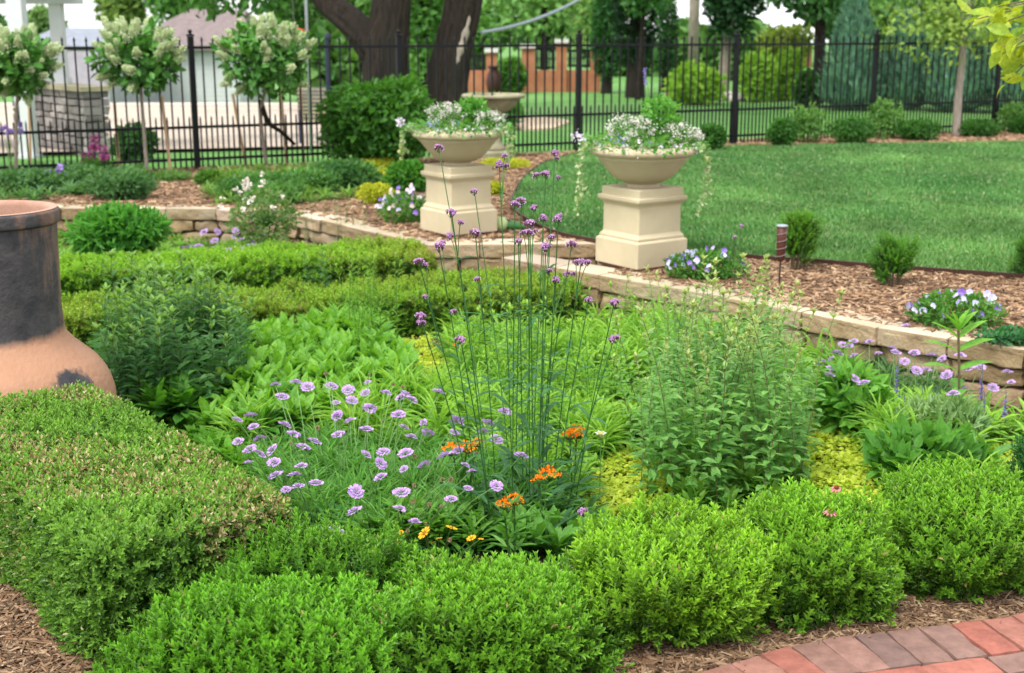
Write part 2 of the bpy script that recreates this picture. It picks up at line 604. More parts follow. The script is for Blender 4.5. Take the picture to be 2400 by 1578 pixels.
bl = shift_line(WALL_L, 0.10)
br_ = shift_line(WALL_R, 0.10)
fence_pt = lambda s, w=0.0: F0 + FE * s + FN * w
front = list(bl) + [np.array((0.70, 9.1)), np.array((0.70, 8.35))] + list(br_[1:])
back = [np.array((16.0, 4.0)), fence_pt(24, 0.02), fence_pt(-7.0, 0.02), np.array((-9.7, bl[0][1]))]
poly = front + back
mb = MB()
mb.add([(p[0], p[1], UP) for p in poly], [np.arange(len(poly))[None]])
structure("mulch_bed", mb, M_MULCH)

# the lawn
LAWN_PX = [(1371, 356), (1338, 366), (1270, 388), (1225, 425), (1202, 468), (1207, 499), (1290, 545), (1400, 570), (1560, 592), (1734, 605), (1811, 612),
           (1916, 618), (2039, 628), (2162, 637), (2373, 652), (2620, 676), (2950, 690), (2950, 330), (2400, 335), (2150, 339), (1900, 342), (1700, 346)]
LAWN = [at(x, y, 0.2)[:2] for x, y in LAWN_PX]
LAWN_S = smooth_line(np.vstack([LAWN[:16]]), 6)
LAWN_S = np.vstack([LAWN_S, LAWN[16:]])
mb = MB()
mb.add([(p[0], p[1], 0.205) for p in LAWN_S], [np.arange(len(LAWN_S))[None]])
structure("lawn", mb, M_TURF)
# dark edging strip along its curved side
ed = LAWN_S[:86]
mb = MB()
T = norm(np.gradient(ed, axis=0))
nn = np.stack([-T[:, 1], T[:, 0]], 1)
V = np.concatenate([np.hstack([ed - nn * 0.012, np.full((len(ed), 1), 0.18)]), np.hstack([ed - nn * 0.012, np.full((len(ed), 1), 0.232)]),
                    np.hstack([ed + nn * 0.004, np.full((len(ed), 1), 0.232)]), np.hstack([ed + nn * 0.004, np.full((len(ed), 1), 0.18)])])
m_ = len(ed)
i = np.arange(m_ - 1)
mb.add(V, [np.concatenate([np.stack([i + a * m_, i + 1 + a * m_, i + 1 + b * m_, i + b * m_], 1) for a, b in ((0, 1), (1, 2), (2, 3))])], (0.05, 0.022, 0.015))
o = mb.build("lawn_edging", M_PLAIN)
tag(o, "thin dark brown edging strip along the curved rim of the lawn", "edging")

# grass blades
def grass(n):
    P = in_poly(LAWN, n * 2)
    # thin out with distance
    keep = rng.random(len(P)) < np.clip((9.5 / P[:, 1]) ** 1.5, 0.12, 1)
    P = P[keep][:n]
    keep = np.abs(P[:, 0] / P[:, 1]) < 0.52
    P = P[keep]
    N = len(P)
    d = rng.normal(size=(N, 3)) * 0.42
    d[:, 2] = 1
    lean = vnoise(np.hstack([P, np.zeros((N, 1))]), 1.3, 5)
    d[:, 0] += (lean - 0.5) * 0.9
    t = np.clip(0.75 * vnoise(np.hstack([P, np.zeros((N, 1))]), 0.8, 8) - 0.08 + 0.3 * vnoise(np.hstack([P, np.zeros((N, 1))]), 3.5, 9) + rng.normal(size=N) * 0.16, 0, 1)
    c = mixc((0.045, 0.155, 0.040), (0.165, 0.33, 0.095), t)
    straw = rng.random(N) < 0.03 + 0.10 * np.clip(lean - 0.5, 0, 1)
    c[straw] = (0.32, 0.36, 0.20)
    far = np.clip(P[:, 1] / 9, 0.9, 2.0)
    sc = np.stack([0.016 * far, rng.uniform(0.03, 0.055, N), np.full(N, 0.03)], 1)
    mb = MB()
    V = np.array([(-0.5, 0, 0), (0.5, 0, 0), (0.32, 0.6, 0.1), (0.0, 1, 0.5), (-0.32, 0.6, 0.1)])
    scatter(mb, (V, np.array([(0, 1, 2, 3, 4)])), np.hstack([P, np.full((N, 1), 0.2)]), d, rand_dirs(N), sc, c)
    o = mb.build("lawn_grass", M_GRASS)
    o["kind"] = "stuff"


grass(150000)


# bark chips on the mulch
def chips(name, poly, n, zf, lmin=0.03, lmax=0.09, w=0.011, k=1.0):
    P = in_poly(poly, n)
    Z = zf(P[:, 0], P[:, 1])
    d = rng.normal(size=(n, 3)) * (1, 1, 0.14)
    L = rng.uniform(lmin, lmax, n) * rng.uniform(0.5, 1, n)
    wd = w * rng.uniform(0.35, 1.6, n)
    V = np.array([(-.5, -.5, 0), (.5, -.42, .25), (.4, .5, 0.1), (-.35, .46, .3), (-.4, -.4, .55), (.4, -.35, .6), (.3, .42, .5), (-.28, .4, .6)])
    pal = np.array([(0.27, 0.165, 0.095), (0.36, 0.235, 0.145), (0.19, 0.11, 0.065), (0.46, 0.33, 0.22), (0.13, 0.08, 0.05), (0.31, 0.20, 0.12)])
    c = pal[rng.integers(0, len(pal), n)] * rng.uniform(0.8, 1.45, (n, 1)) * k
    mb = MB()
    scatter(mb, (V, BOXF), np.stack([P[:, 0], P[:, 1], Z + rng.uniform(0, 0.016, n)], 1), d, rng.normal(size=(n, 3)) * 0.35 + (0, 0, 1),
            np.stack([wd, L, wd * 0.7], 1), c)
    o = mb.build(name, M_CHIP)
    o["kind"] = "stuff"
    return o


flat_up = lambda X, Y: np.full(len(X), UP)
soilz = lambda X, Y: zlow(X, Y) - 0.012
chips("bark_mulch", [at(*p)[:2] for p in ((-260, 1180), (20, 1240), (330, 1480), (420, 1660), (-260, 1700))], 15000, soilz, 0.025, 0.10, 0.0062, 0.72)
chips("bark_mulch", [at(*p)[:2] for p in ((1150, 1600), (1500, 1480), (1800, 1420), (2080, 1360), (2520, 1300), (2520, 1450), (2300, 1475), (1980, 1515), (1660, 1600))], 15000, soilz, 0.025, 0.10, 0.0062, 0.72)
chips("bark_mulch", [tuple(p) for p in br_[1:]] + [at(*p, UP)[:2] for p in ((2620, 680), (2373, 652), (2162, 637), (1916, 620), (1734, 608), (1560, 600))], 11000, flat_up, 0.04, 0.12)
chips("bark_mulch", [tuple(p) for p in bl[1:]] + [at(*p, UP)[:2] for p in ((1215, 500), (1205, 440), (1380, 358), (1420, 352), (700, 385), (300, 400), (0, 405))], 14000, flat_up, 0.05, 0.13, 0.016)
chips("bark_mulch", [at(*p, UP)[:2] for p in ((1380, 354), (1700, 342), (2400, 334), (2500, 300), (2000, 318), (1500, 340))], 5000, flat_up, 0.06, 0.14, 0.02)

# ---------------------------------------------------------------- brick path
EDGE_PX = [(1480, 1640), (1680, 1577), (1825, 1534), (1981, 1504), (2140, 1484), (2298, 1465), (2400, 1451), (2560, 1440), (2800, 1440)]
E = smooth_line([at(*p)[:2] for p in EDGE_PX], 12)
seg = np.concatenate([[0], np.cumsum(np.linalg.norm(np.diff(E, axis=0), axis=1))])
pal = [(0.41, 0.145, 0.11), (0.44, 0.165, 0.125), (0.31, 0.185, 0.155), (0.38, 0.185, 0.145), (0.275, 0.17, 0.15), (0.40, 0.17, 0.13), (0.34, 0.19, 0.155)]
mb, mj = MB(), MB()


def along(s):
    return np.array((np.interp(s, seg, E[:, 0]), np.interp(s, seg, E[:, 1])))


s = 0.02
k = 0
while s < seg[-1] - 0.1:
    p, p2 = along(s), along(s + 0.1)
    t = norm(p2 - p)
    n_ = np.array((t[1], -t[0]))
    mid = (p + p2) / 2 + n_ * 0.1
    rz = math.atan2(t[1], t[0])
    col = np.array(pal[(k * 5 + k // 3 * 2) % len(pal)]) * random.uniform(0.78, 1.02)
    rock_box(mb, (mid[0], mid[1], -0.012 + random.uniform(-0.002, 0.002)), (0.098, 0.2, 0.06), rz + random.uniform(-0.01, 0.01), 0.0035, 0.16, 7, col, seed=k)
    s += 0.104
    k += 1
for row in range(12):                       # the field of the path behind the soldier course
    off = 0.255 + row * 0.105
    s = 0.02 + (row % 2) * 0.1
    while s < seg[-1] - 0.2:
        p, p2 = along(s), along(s + 0.2)
        t = norm(p2 - p)
        n_ = np.array((t[1], -t[0]))
        mid = (p + p2) / 2 + n_ * off
        rock_box(mb, (mid[0], mid[1], -0.012), (0.198, 0.099, 0.06), math.atan2(t[1], t[0]), 0.003, 0.16, 5, np.array(random.choice(pal)) * random.uniform(0.78, 1.0), seed=k)
        s += 0.204
        k += 1
structure("brick_path", mb, M_PAVER)
Tn = norm(np.gradient(E, axis=0))
nn = np.stack([Tn[:, 1], -Tn[:, 0]], 1)
e0, e1 = E - nn * 0.01, E + nn * 1.6
i = np.arange(len(E) - 1)
mj.add(np.vstack([np.hstack([e0, np.full((len(E), 1), 0.003)]), np.hstack([e1, np.full((len(E), 1), 0.003)])]), [np.stack([i, len(E) + i, len(E) + i + 1, i + 1], 1)])
structure("path_bedding", mj, M_SAND)


# ---------------------------------------------------------------- retaining walls
def wall(name, label, line, depth=0.26, courses=((0.1, 0.2), (-0.012, 0.097), (-0.125, -0.015), (-0.24, -0.128)), blen=0.46, seed=0):
    rs = random.Random(seed)
    t = thing(name, label, "wall", (*line[1], 0.0), "sandstone retaining walls")
    faces = MB()
    for q in range(len(line) - 1):
        a, b = np.asarray(line[q]), np.asarray(line[q + 1])
        L = np.linalg.norm(b - a)
        d = (b - a) / L
        n_ = np.array((-d[1], d[0]))
        rz = math.atan2(d[1], d[0])
        for ci, (z0, z1) in enumerate(courses):
            s = 0.0 if ci == 0 else -rs.uniform(0.0, 0.2)
            nb = max(1, round(L / blen))
            step = L / nb
            first = True
            s = 0.0
            cuts = [0.0]
            for j in range(nb):
                cuts.append(min(L, (j + 1) * step + (rs.uniform(-0.07, 0.07) if j < nb - 1 else 0) - (0.5 * step if (ci % 2 and j < nb - 1) else 0)))
            if ci % 2 and nb > 1:
                cuts.insert(-1, L - 0.5 * step + rs.uniform(-.04, .04))
            cuts = sorted(cuts)
            for x0, x1 in zip(cuts[:-1], cuts[1:]):
                if x1 - x0 < 0.06:
                    continue
                back_ = rs.uniform(0.0, 0.018) + (0 if ci == 0 else 0.012 + 0.012 * ci)
                c = a + d * (x0 + x1) / 2 + n_ * (depth / 2 + back_)
                v = rs.uniform(0.78, 1.12)
                colr = np.array((v, v * rs.uniform(0.93, 1.0), v * rs.uniform(0.85, 1.0)))
                if ci == 0:
                    mb = MB()
                    rock_box(mb, (c[0], c[1], (z0 + z1) / 2), (x1 - x0 - 0.006, depth, z1 - z0), rz, 0.0075, 0.14, 11, colr, True, seed * 100 + int(x0 * 50))
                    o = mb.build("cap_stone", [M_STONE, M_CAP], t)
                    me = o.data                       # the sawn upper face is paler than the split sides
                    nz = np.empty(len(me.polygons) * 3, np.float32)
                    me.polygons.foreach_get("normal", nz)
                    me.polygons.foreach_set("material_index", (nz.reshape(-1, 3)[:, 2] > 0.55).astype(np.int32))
                else:
                    rock_box(faces, (c[0], c[1], (z0 + z1) / 2), (x1 - x0 - 0.012, depth, z1 - z0 - 0.006), rz, 0.019, 0.4, 8, colr, False, seed * 100 + int(x0 * 50))
    faces.build("block_courses", [M_STONE], t, True)
    return t


wall("retaining_wall", "tan sandstone block wall with pale cap running behind the clay chimney to the smaller looking urn pedestal", WALL_L, seed=1)
wall("retaining_wall", "tan sandstone wall with pale cap beside the wood chip bed below the nearer pedestal", WALL_R, seed=2)
wall("retaining_wall", "short end of sandstone wall joining the two walls behind the nearer pedestal", [np.array((0.60, 9.2)), np.array((0.60, 8.42))], seed=3)


# ---------------------------------------------------------------- iron fence
fence = thing("iron_fence", "black iron picket fence with spear tops around the far side of the garden", "fence", (*F0, UP))
frz = math.atan2(FE[1], FE[0])
PW = 2.45
for k in range(-2, 7):
    b = fence_pt(k * PW)
    mb = MB()
    box(mb, (b[0], b[1], UP + 0.72), (0.06, 0.06, 1.48), frz)
    post = mb.build("post", M_IRON, fence)
    mc = MB()
    lathe(mc, [(0.0, 1.535), (0.014, 1.532), (0.024, 1.518), (0.024, 1.505), (0.013, 1.492), (0.02, 1.487), (0.047, 1.478), (0.047, 1.462)][::-1], (b[0], b[1], UP), 16)
    o = mc.build("post_cap", M_IRON, fence)
    if k == 6:
        continue
    for z, h in ((1.34, 0.03), (0.474, 0.03), (0.12, 0.03)):
        mr_ = MB()
        c = fence_pt(k * PW + PW / 2)
        box(mr_, (c[0], c[1], UP + z), (PW - 0.06, 0.028, h), frz)
        mr_.build("rail", M_IRON, fence)
    mp_ = MB()
    for j in range(1, 40):
        p = fence_pt(k * PW + j * PW / 40)
        top = 1.46 if j % 2 == 0 else 0.60
        lo = 0.03
        box(mp_, (p[0], p[1], UP + (top - 0.05 + lo) / 2), (0.0165, 0.0165, top - 0.05 - lo), frz)
        q = math.sqrt(2)
        lathe(mp_, [(0.0075, top - 0.055), (0.0125, top - 0.04), (0.001, top)], (p[0], p[1], UP), 4, rot=frz + R(45), k=q if top > 1 else 1.0)
    mp_.build("picket_panel", M_IRON, fence)


# ---------------------------------------------------------------- pedestals, urns, bird bath
CAST_RZ = R(35)
PED = [(0.2155, 0.0), (0.2155, 0.158), (0.212, 0.163), (0.198, 0.172), (0.200, 0.180), (0.199, 0.188), (0.188, 0.200), (0.1815, 0.212), (0.1805, 0.385), (0.185, 0.395), (0.188, 0.402),
       (0.199, 0.408), (0.203, 0.416), (0.209, 0.420), (0.211, 0.426), (0.211, 0.442), (0.206, 0.448), (0.190, 0.450), (0.190, 0.496), (0.187, 0.500)]
URN = [(0.112, 0.0), (0.113, 0.008), (0.101, 0.014), (0.102, 0.02), (0.115, 0.026), (0.145, 0.037), (0.182, 0.058), (0.215, 0.088), (0.242, 0.12), (0.266, 0.15), (0.290, 0.18), (0.314, 0.202),
       (0.326, 0.208), (0.340, 0.214), (0.348, 0.224), (0.348, 0.238), (0.340, 0.248), (0.318, 0.266), (0.305, 0.268), (0.298, 0.255), (0.28, 0.24), (0.1, 0.232)]


def pedestal(c, label):
    t = thing("pedestal", label, "pedestal", (c[0], c[1], 0.2), "cast stone pedestals")
    mb = MB()
    square_turn(mb, PED[:7], (c[0], c[1], 0.216), CAST_RZ)
    mb.build("plinth", M_CAST, t)
    mb = MB()
    square_turn(mb, PED[6:9], (c[0], c[1], 0.216), CAST_RZ)
    mb.build("shaft", M_CAST, t)
    mb = MB()
    square_turn(mb, PED[8:], (c[0], c[1], 0.216), CAST_RZ)
    mb.build("cornice", M_CAST, t)
    mb = MB()
    for a_ in range(2):
        for b_ in range(4):
            x, y = -0.1 + a_ * 0.2, -0.15 + b_ * 0.1
            rock_box(mb, (c[0] + x * math.cos(CAST_RZ) - y * math.sin(CAST_RZ), c[1] + x * math.sin(CAST_RZ) + y * math.cos(CAST_RZ), 0.206), (0.197, 0.097, 0.022), CAST_RZ, 0.002, 0.2, 4,
                     np.array((0.40, 0.17, 0.12)) * random.uniform(0.85, 1.1))
    mb.build("brick_footing", M_PAVER, t)
    return t


def urn(c, label):
    z = 0.2 + 0.016 + 0.5
    t = thing("urn", label, "urn", (c[0], c[1], z), "cast stone bowl urns")
    mb = MB()
    lathe(mb, URN[:5], (c[0], c[1], z), 64)
    mb.build("foot", M_CAST, t, True)
    mb = MB()
    lathe(mb, URN[4:12], (c[0], c[1], z), 64)
    mb.build("bowl", M_CAST, t, True)
    mb = MB()
    lathe(mb, URN[11:], (c[0], c[1], z), 64)
    mb.build("rim", M_CAST, t, True)
    return t


URN_A = np.array((0.854, 8.375))            # the nearer one
URN_B = np.array((-0.41, 9.78))
pedestal(URN_A, "cream cast stone pedestal on the lawn's corner beside the purple pansies, the nearer one")
pedestal(URN_B, "cream cast stone pedestal at the wall corner before the bird bath, the farther one")
urn(URN_A, "cream bowl urn on the nearer pedestal in front of the lawn")
urn(URN_B, "cream bowl urn on the farther pedestal in front of the bird bath")

bb = at(1157, 371, UP)
t = thing("bird_bath", "grey green concrete bird bath with wide shallow basin before the iron fence", "bird bath", bb)
z = bb[2]
mb = MB(); square_turn(mb, [(0.2, 0), (0.2, 0.075), (0.19, 0.085), (0.15, 0.1)], (bb[0], bb[1], z), R(20)); mb.build("base", M_BATH, t)
mb = MB(); lathe(mb, [(0.15, 0.1), (0.15, 0.13), (0.12, 0.17), (0.09, 0.21), (0.085, 0.28), (0.083, 0.40), (0.09, 0.46), (0.11, 0.50), (0.112, 0.52), (0.09, 0.535)], (bb[0], bb[1], z), 28); mb.build("stem", M_BATH, t, True)
mb = MB(); lathe(mb, [(0.09, 0.535), (0.13, 0.55), (0.2, 0.58), (0.27, 0.64), (0.31, 0.70), (0.33, 0.72), (0.372, 0.725), (0.388, 0.74), (0.388, 0.76), (0.37, 0.775), (0.34, 0.772), (0.28, 0.72), (0.1, 0.69)], (bb[0], bb[1], z), 48); mb.build("basin", M_BATH, t, True)

# ---------------------------------------------------------------- clay chimney in front
M_CLAY, nt, b = new_mat("fired_clay_with_soot")
tc = N_(nt, "ShaderNodeTexCoord")
sp = N_(nt, "ShaderNodeSeparateXYZ")
nt.links.new(tc.outputs["Object"], sp.inputs[0])
mp = N_(nt, "ShaderNodeMapping")
mp.inputs["Scale"].default_value = (7, 7, 1.3)
nt.links.new(tc.outputs["Object"], mp.inputs[0])
n1 = N_(nt, "ShaderNodeTexNoise", Scale=0.8, Detail=7.0, Roughness=0.62)
nt.links.new(mp.outputs[0], n1.inputs["Vector"])
zr = N_(nt, "ShaderNodeMapRange")
zr.inputs["From Min"].default_value, zr.inputs["From Max"].default_value = 0.58, 0.70
zr.inputs["To Min"].default_value, zr.inputs["To Max"].default_value = -0.60, 0.26
nt.links.new(sp.outputs["Z"], zr.inputs["Value"])
ad = N_(nt, "ShaderNodeMath", operation='ADD')
nt.links.new(n1.outputs["Fac"], ad.inputs[0])
nt.links.new(zr.outputs[0], ad.inputs[1])
rp = N_(nt, "ShaderNodeValToRGB")
rp.color_ramp.elements[0].position, rp.color_ramp.elements[1].position = 0.48, 0.72
nt.links.new(ad.outputs[0], rp.inputs[0])
# a burnt smear on the shoulder
vd = N_(nt, "ShaderNodeVectorMath", operation='DISTANCE')
vd.inputs[1].default_value = (0.385, -0.20, 0.45)
nt.links.new(tc.outputs["Object"], vd.inputs[0])
n2 = N_(nt, "ShaderNodeTexNoise", Scale=1.3, Detail=6.0, Roughness=0.7)
nt.links.new(mp.outputs[0], n2.inputs["Vector"])
m1 = N_(nt, "ShaderNodeMapRange")
m1.inputs["From Min"].default_value, m1.inputs["From Max"].default_value = 0.04, 0.22
m1.inputs["To Min"].default_value, m1.inputs["To Max"].default_value = 0.42, -0.25
nt.links.new(vd.outputs["Value"], m1.inputs["Value"])
a2 = N_(nt, "ShaderNodeMath", operation='ADD')
nt.links.new(n2.outputs["Fac"], a2.inputs[0])
nt.links.new(m1.outputs[0], a2.inputs[1])
r2 = N_(nt, "ShaderNodeValToRGB")
r2.color_ramp.elements[0].position, r2.color_ramp.elements[1].position = 0.58, 0.72
nt.links.new(a2.outputs[0], r2.inputs[0])
mxm = N_(nt, "ShaderNodeMath", operation='MAXIMUM')
nt.links.new(rp.outputs[0], mxm.inputs[0])
nt.links.new(r2.outputs[0], mxm.inputs[1])
n3 = N_(nt, "ShaderNodeTexNoise", Scale=14.0, Detail=6.0)
nt.links.new(tc.outputs["Object"], n3.inputs["Vector"])
cl = N_(nt, "ShaderNodeValToRGB")
cl.color_ramp.elements[0].color, cl.color_ramp.elements[1].color = (0.25, 0.118, 0.062, 1), (0.38, 0.205, 0.125, 1)
nt.links.new(n1.outputs["Fac"], cl.inputs[0])
so = N_(nt, "ShaderNodeValToRGB")
so.color_ramp.elements[0].position, so.color_ramp.elements[1].position = 0.3, 0.75
so.color_ramp.elements[0].color, so.color_ramp.elements[1].color = (0.014, 0.015, 0.021, 1), (0.06, 0.054, 0.056, 1)
nt.links.new(n3.outputs["Fac"], so.inputs[0])
mx = N_(nt, "ShaderNodeMix", data_type='RGBA')
nt.links.new(mxm.outputs[0], mx.inputs["Factor"])
nt.links.new(cl.outputs[0], mx.inputs["A"])
nt.links.new(so.outputs[0], mx.inputs["B"])
nt.links.new(mx.outputs["Result"], b.inputs["Base Color"])
b.inputs["Roughness"].default_value = 0.72
bp = N_(nt, "ShaderNodeBump", Strength=0.6, Distance=0.008)
nb = N_(nt, "ShaderNodeTexNoise", Scale=45.0, Detail=6.0)
nt.links.new(tc.outputs["Object"], nb.inputs["Vector"])
nt.links.new(nb.outputs["Fac"], bp.inputs["Height"])
nt.links.new(bp.outputs[0], b.inputs["Normal"])

CH = np.array((-2.10, 5.12, -0.17))
t = thing("clay_chimney", "terracotta clay garden chimney with soot blackened neck behind the long clipped hedge", "outdoor fireplace", CH)


def wob(prof, n=5):
    P = np.hstack([np.asarray(prof, float), np.zeros((len(prof), 1))])
    return smooth_line(P, n)[:, :2]


mb = MB(); lathe(mb, wob([(0.26, 0.0), (0.34, 0.08), (0.40, 0.2), (0.43, 0.32), (0.433, 0.395), (0.414, 0.467), (0.376, 0.531), (0.330, 0.576), (0.283, 0.621), (0.256, 0.656)]), CH, 72); mb.f = mb.f[:2]; mb.build("belly", M_CLAY, t, True)
mb = MB(); lathe(mb, wob([(0.278, 0.625), (0.258, 0.655), (0.249, 0.69), (0.245, 0.785), (0.247, 0.85), (0.249, 0.95), (0.252, 1.05), (0.254, 1.13)]), CH, 64); mb.f = mb.f[:1]; mb.build("neck", M_CLAY, t, True)
mb = MB(); lathe(mb, wob([(0.253, 1.114), (0.263, 1.121), (0.268, 1.128), (0.268, 1.162), (0.265, 1.172), (0.257, 1.178), (0.249, 1.179)], 3), CH, 64); mb.f = mb.f[:1]; mb.build("rim", [M_CLAY], t, True)
mb = MB(); lathe(mb, [(0.259, 1.1795), (0.236, 1.181), (0.226, 1.175), (0.223, 1.16), (0.22, 0.95), (0.22, 0.8)], CH, 64)
mb.f = mb.f[:1]
mb.build("inner_lip", [M_CLAYIN], t, True)

# ---------------------------------------------------------------- marker stake with wire round a tube
sk = at(1826, 676, UP)
t = thing("rain_gauge", "reddish brown tube wrapped in a wire spiral on a thin stake in the wood chips", "rain gauge", sk)
mb = MB(); tube(mb, [sk, sk + (0, 0, 0.19)], 0.0055, 6, (0.03, 0.028, 0.028)); mb.build("stake", M_PLAIN, t)
mb = MB(); lathe(mb, [(0.012, 0.165), (0.026, 0.18), (0.029, 0.3), (0.030, 0.375)], sk, 20, (0.09, 0.028, 0.02)); mb.build("tube", M_PLAIN, t, True)
mb = MB(); a = np.linspace(0, 9 * math.pi, 120); tube(mb, np.stack([sk[0] + 0.031 * np.cos(a), sk[1] + 0.031 * np.sin(a), sk[2] + np.linspace(0.17, 0.37, 120)], 1), 0.0024, 5, (0.22, 0.20, 0.21)); mb.build("wire_spiral", M_PLAIN, t, True)
mb = MB(); lathe(mb, [(0.029, 0.374), (0.035, 0.377), (0.035, 0.384), (0.028, 0.387)], sk, 20, (0.26, 0.31, 0.34)); mb.build("lid", M_PLAIN, t, True)

# small garden ornament beside the farther pedestal: two gourds
g = at(1172, 541, 0.2)
t = thing("ornament", "small pale green round gourd shaped ornament on the wall cap", "garden ornament", g)
mb = MB(); lathe(mb, [(0.01, 0), (0.045, 0.008), (0.062, 0.04), (0.06, 0.07), (0.04, 0.1), (0.012, 0.112)], g, 20, (0.38, 0.48, 0.22)); mb.build("body", M_PLAIN, t, True)
mb = MB(); tube(mb, [g + (0, 0, 0.108), g + (0.01, 0, 0.13), g + (0.03, 0, 0.14)], 0.008, 6, (0.25, 0.20, 0.08)); mb.build("stalk", M_PLAIN, t, True)
g = at(1150, 536, 0.2)
t = thing("ornament", "small cream yellow teardrop ornament on the wall cap beside the farther pedestal", "garden ornament", g)
mb = MB(); lathe(mb, [(0.01, 0), (0.04, 0.01), (0.05, 0.04), (0.035, 0.09), (0.018, 0.13), (0.004, 0.15)], g, 20, (0.62, 0.55, 0.26)); mb.build("body", M_PLAIN, t, True)
g = at(1205, 541, 0.2)
t = thing("ornament", "small dark green ornament lying on the wall cap at the lawn's edge", "garden ornament", g)
mb = MB(); tube(mb, [g + (-0.06, 0, 0.03), g + (-0.02, 0, 0.045), g + (0.03, 0.01, 0.035), g + (0.09, 0.02, 0.02)], [0.02, 0.036, 0.03, 0.01], 10, (0.05, 0.17, 0.05)); mb.build("body", M_PLAIN, t, True)


# ================================================================ BEYOND THE FENCE
def gz(p):
    return float(terrain(p[0], p[1]))


# driveway
q = np.linspace(-0.62, -0.133, 30)
s_ = np.linspace(0, 1, 36)
Q, SS = np.meshgrid(q, s_, indexing='ij')
near = 19.63 / (1 - 0.5 * Q)
YY = near + (47 - near) * SS
structure("driveway", grid_sheet(Q * YY, YY, terrain(Q * YY, YY) + 0.05), M_DRIVE, True)
mb = MB()
box(mb, (-18.3, 47.3, terrain(-18.0, 47.3) + 0.02), (24, 0.5, 0.34), 0, (0.62, 0.57, 0.5))
o = structure("kerb", mb, M_PLAIN)


def house(name, label, px0, px1, py_eave, Y, dep, wallmat, roofmat, py_ridge, ridge=(0.3, 0.75), extra=None, over=0.35):
    a, b_ = deep(px0, py_eave, Y), deep(px1, py_eave, Y)
    z0 = min(gz(a), gz(b_)) - 0.3
    ze = a[2]
    zr_ = deep(px0, py_ridge, Y + dep * 0.5)[2]
    t = thing(name, label, "house", ((a[0] + b_[0]) / 2, Y, z0))
    mb = MB()
    box(mb, ((a[0] + b_[0]) / 2, Y + dep / 2, (z0 + ze) / 2), (b_[0] - a[0], dep, ze - z0))
    k_ = int((ze - z0) / 0.2)
    for j in range(k_):                     # lap siding
        box(mb, ((a[0] + b_[0]) / 2, Y - 0.01, z0 + 0.2 * j + 0.1), (b_[0] - a[0] - 0.02, 0.03, 0.17))
    mb.build("wall", wallmat, t)
    x0, x1, y0, y1 = a[0] - over, b_[0] + over, Y - over, Y + dep + over
    r0, r1, ym = x0 + (x1 - x0) * ridge[0], x0 + (x1 - x0) * ridge[1], (y0 + y1) / 2
    mb = MB()
    V = [(x0, y0, ze), (x1, y0, ze), (x1, y1, ze), (x0, y1, ze), (r0, ym, zr_), (r1, ym, zr_), (x0, y0, ze - 0.12), (x1, y0, ze - 0.12), (x1, y1, ze - 0.12), (x0, y1, ze - 0.12)]
    mb.add(V, [np.array([(0, 1, 5, 4), (2, 3, 4, 5), (0, 6, 7, 1), (1, 7, 8, 2), (2, 8, 9, 3), (3, 9, 6, 0), (9, 8, 7, 6)]), np.array([(1, 2, 5), (3, 0, 4)])])
    mb.build("roof", roofmat, t)
    if extra:
        extra(t, a, b_, z0, ze)
    return t


def garage(t, a, b_, z0, ze):
    w = b_[0] - a[0]
    mb = MB()
    box(mb, (a[0] + w * 0.30, a[1] - 0.05, z0 + (ze - z0) * 0.45), (w * 0.36, 0.05, (ze - z0) * 0.78), 0)
    mb.build("garage_door", M_WHITE, t)
    mb = MB()
    box(mb, (a[0] + w * 0.5, a[1] - 0.38, ze - 0.05), (w + 0.7, 0.1, 0.16), 0)
    mb.build("gutter", M_WHITE, t)


house("white_house", "white sided house under a mauve hip roof across the driveway", 296, 556, 112, 60, 8, M_WHITE, M_ROOFM, 22, (0.42, 0.86), garage, 0.5)
house("grey_house", "blue grey roofed house behind the porch columns", 60, 250, 108, 52, 7, M_GREYPAINT, M_ROOFG, 66, (0.1, 0.9), None, 0.4)


def win(t, a, b_, z0, ze):
    w = b_[0] - a[0]
    for fx in (0.12, 0.42, 0.74):
        f = MB()
        box(f, (a[0] + w * fx, a[1] - 0.06, ze - 0.95), (1.0, 0.08, 1.25), 0)
        fr = f.build("window", M_WHITE, t)
        g_ = MB()
        for sx in (-0.22, 0.22):
            for sz in (-0.29, 0.29):
                box(g_, (a[0] + w * fx + sx, a[1] - 0.105, ze - 0.95 + sz), (0.38, 0.02, 0.5), 0, (0.05, 0.06, 0.08))
        g_.build("pane", M_PLAIN, fr)


house("brick_house", "orange brick house with a broad pale roof behind the clipped evergreens", 1585, 1905, 98, 58, 9, M_TERRA, M_WHITE, 14, (0.12, 0.88), win, 0.6)

# grey board fence by the porch
mb = MB()
for j in range(16):
    p = deep(150 + j * 6.2, 170, 30)
    box(mb, (p[0], p[1], (p[2] - 0.15)), (0.058, 0.03, 1.25))
o = mb.build("board_fence", M_GREYPAINT)
tag(o, "weathered grey board fence beyond the porch columns", "fence")

# porch at the left
t = thing("porch", "white porch with square columns and roof corner beside the stone half wall", "porch", (*deep(50, 380, 16.2)[:2], 0.1))
for (pa, pb, Y, z0, zt) in ((50, 34, 16.2, 0.1, 3.4), (142, 27, 17.6, 1.0, 2.06)):
    p = deep(pa, 150, Y)
    w = pb / FPX * Y
    mb = MB()
    box(mb, (p[0], p[1], (z0 + zt) / 2), (w, w, zt - z0))
    box(mb, (p[0], p[1], z0 + 0.05), (w * 1.35, w * 1.35, 0.1))
    mb.build("column", M_WHITE, t)
mb = MB()
p = deep(142, 18, 17.6)
box(mb, (p[0] - 1.9, 17.6, 2.06 + 0.12), (4.3, 0.35, 0.24))
mb.build("beam", M_WHITE, t)
mb = MB()
box(mb, (p[0] - 2.0, 17.9, 2.42), (4.8, 2.4, 0.22))
mb.build("roof", M_ROOFG, t)

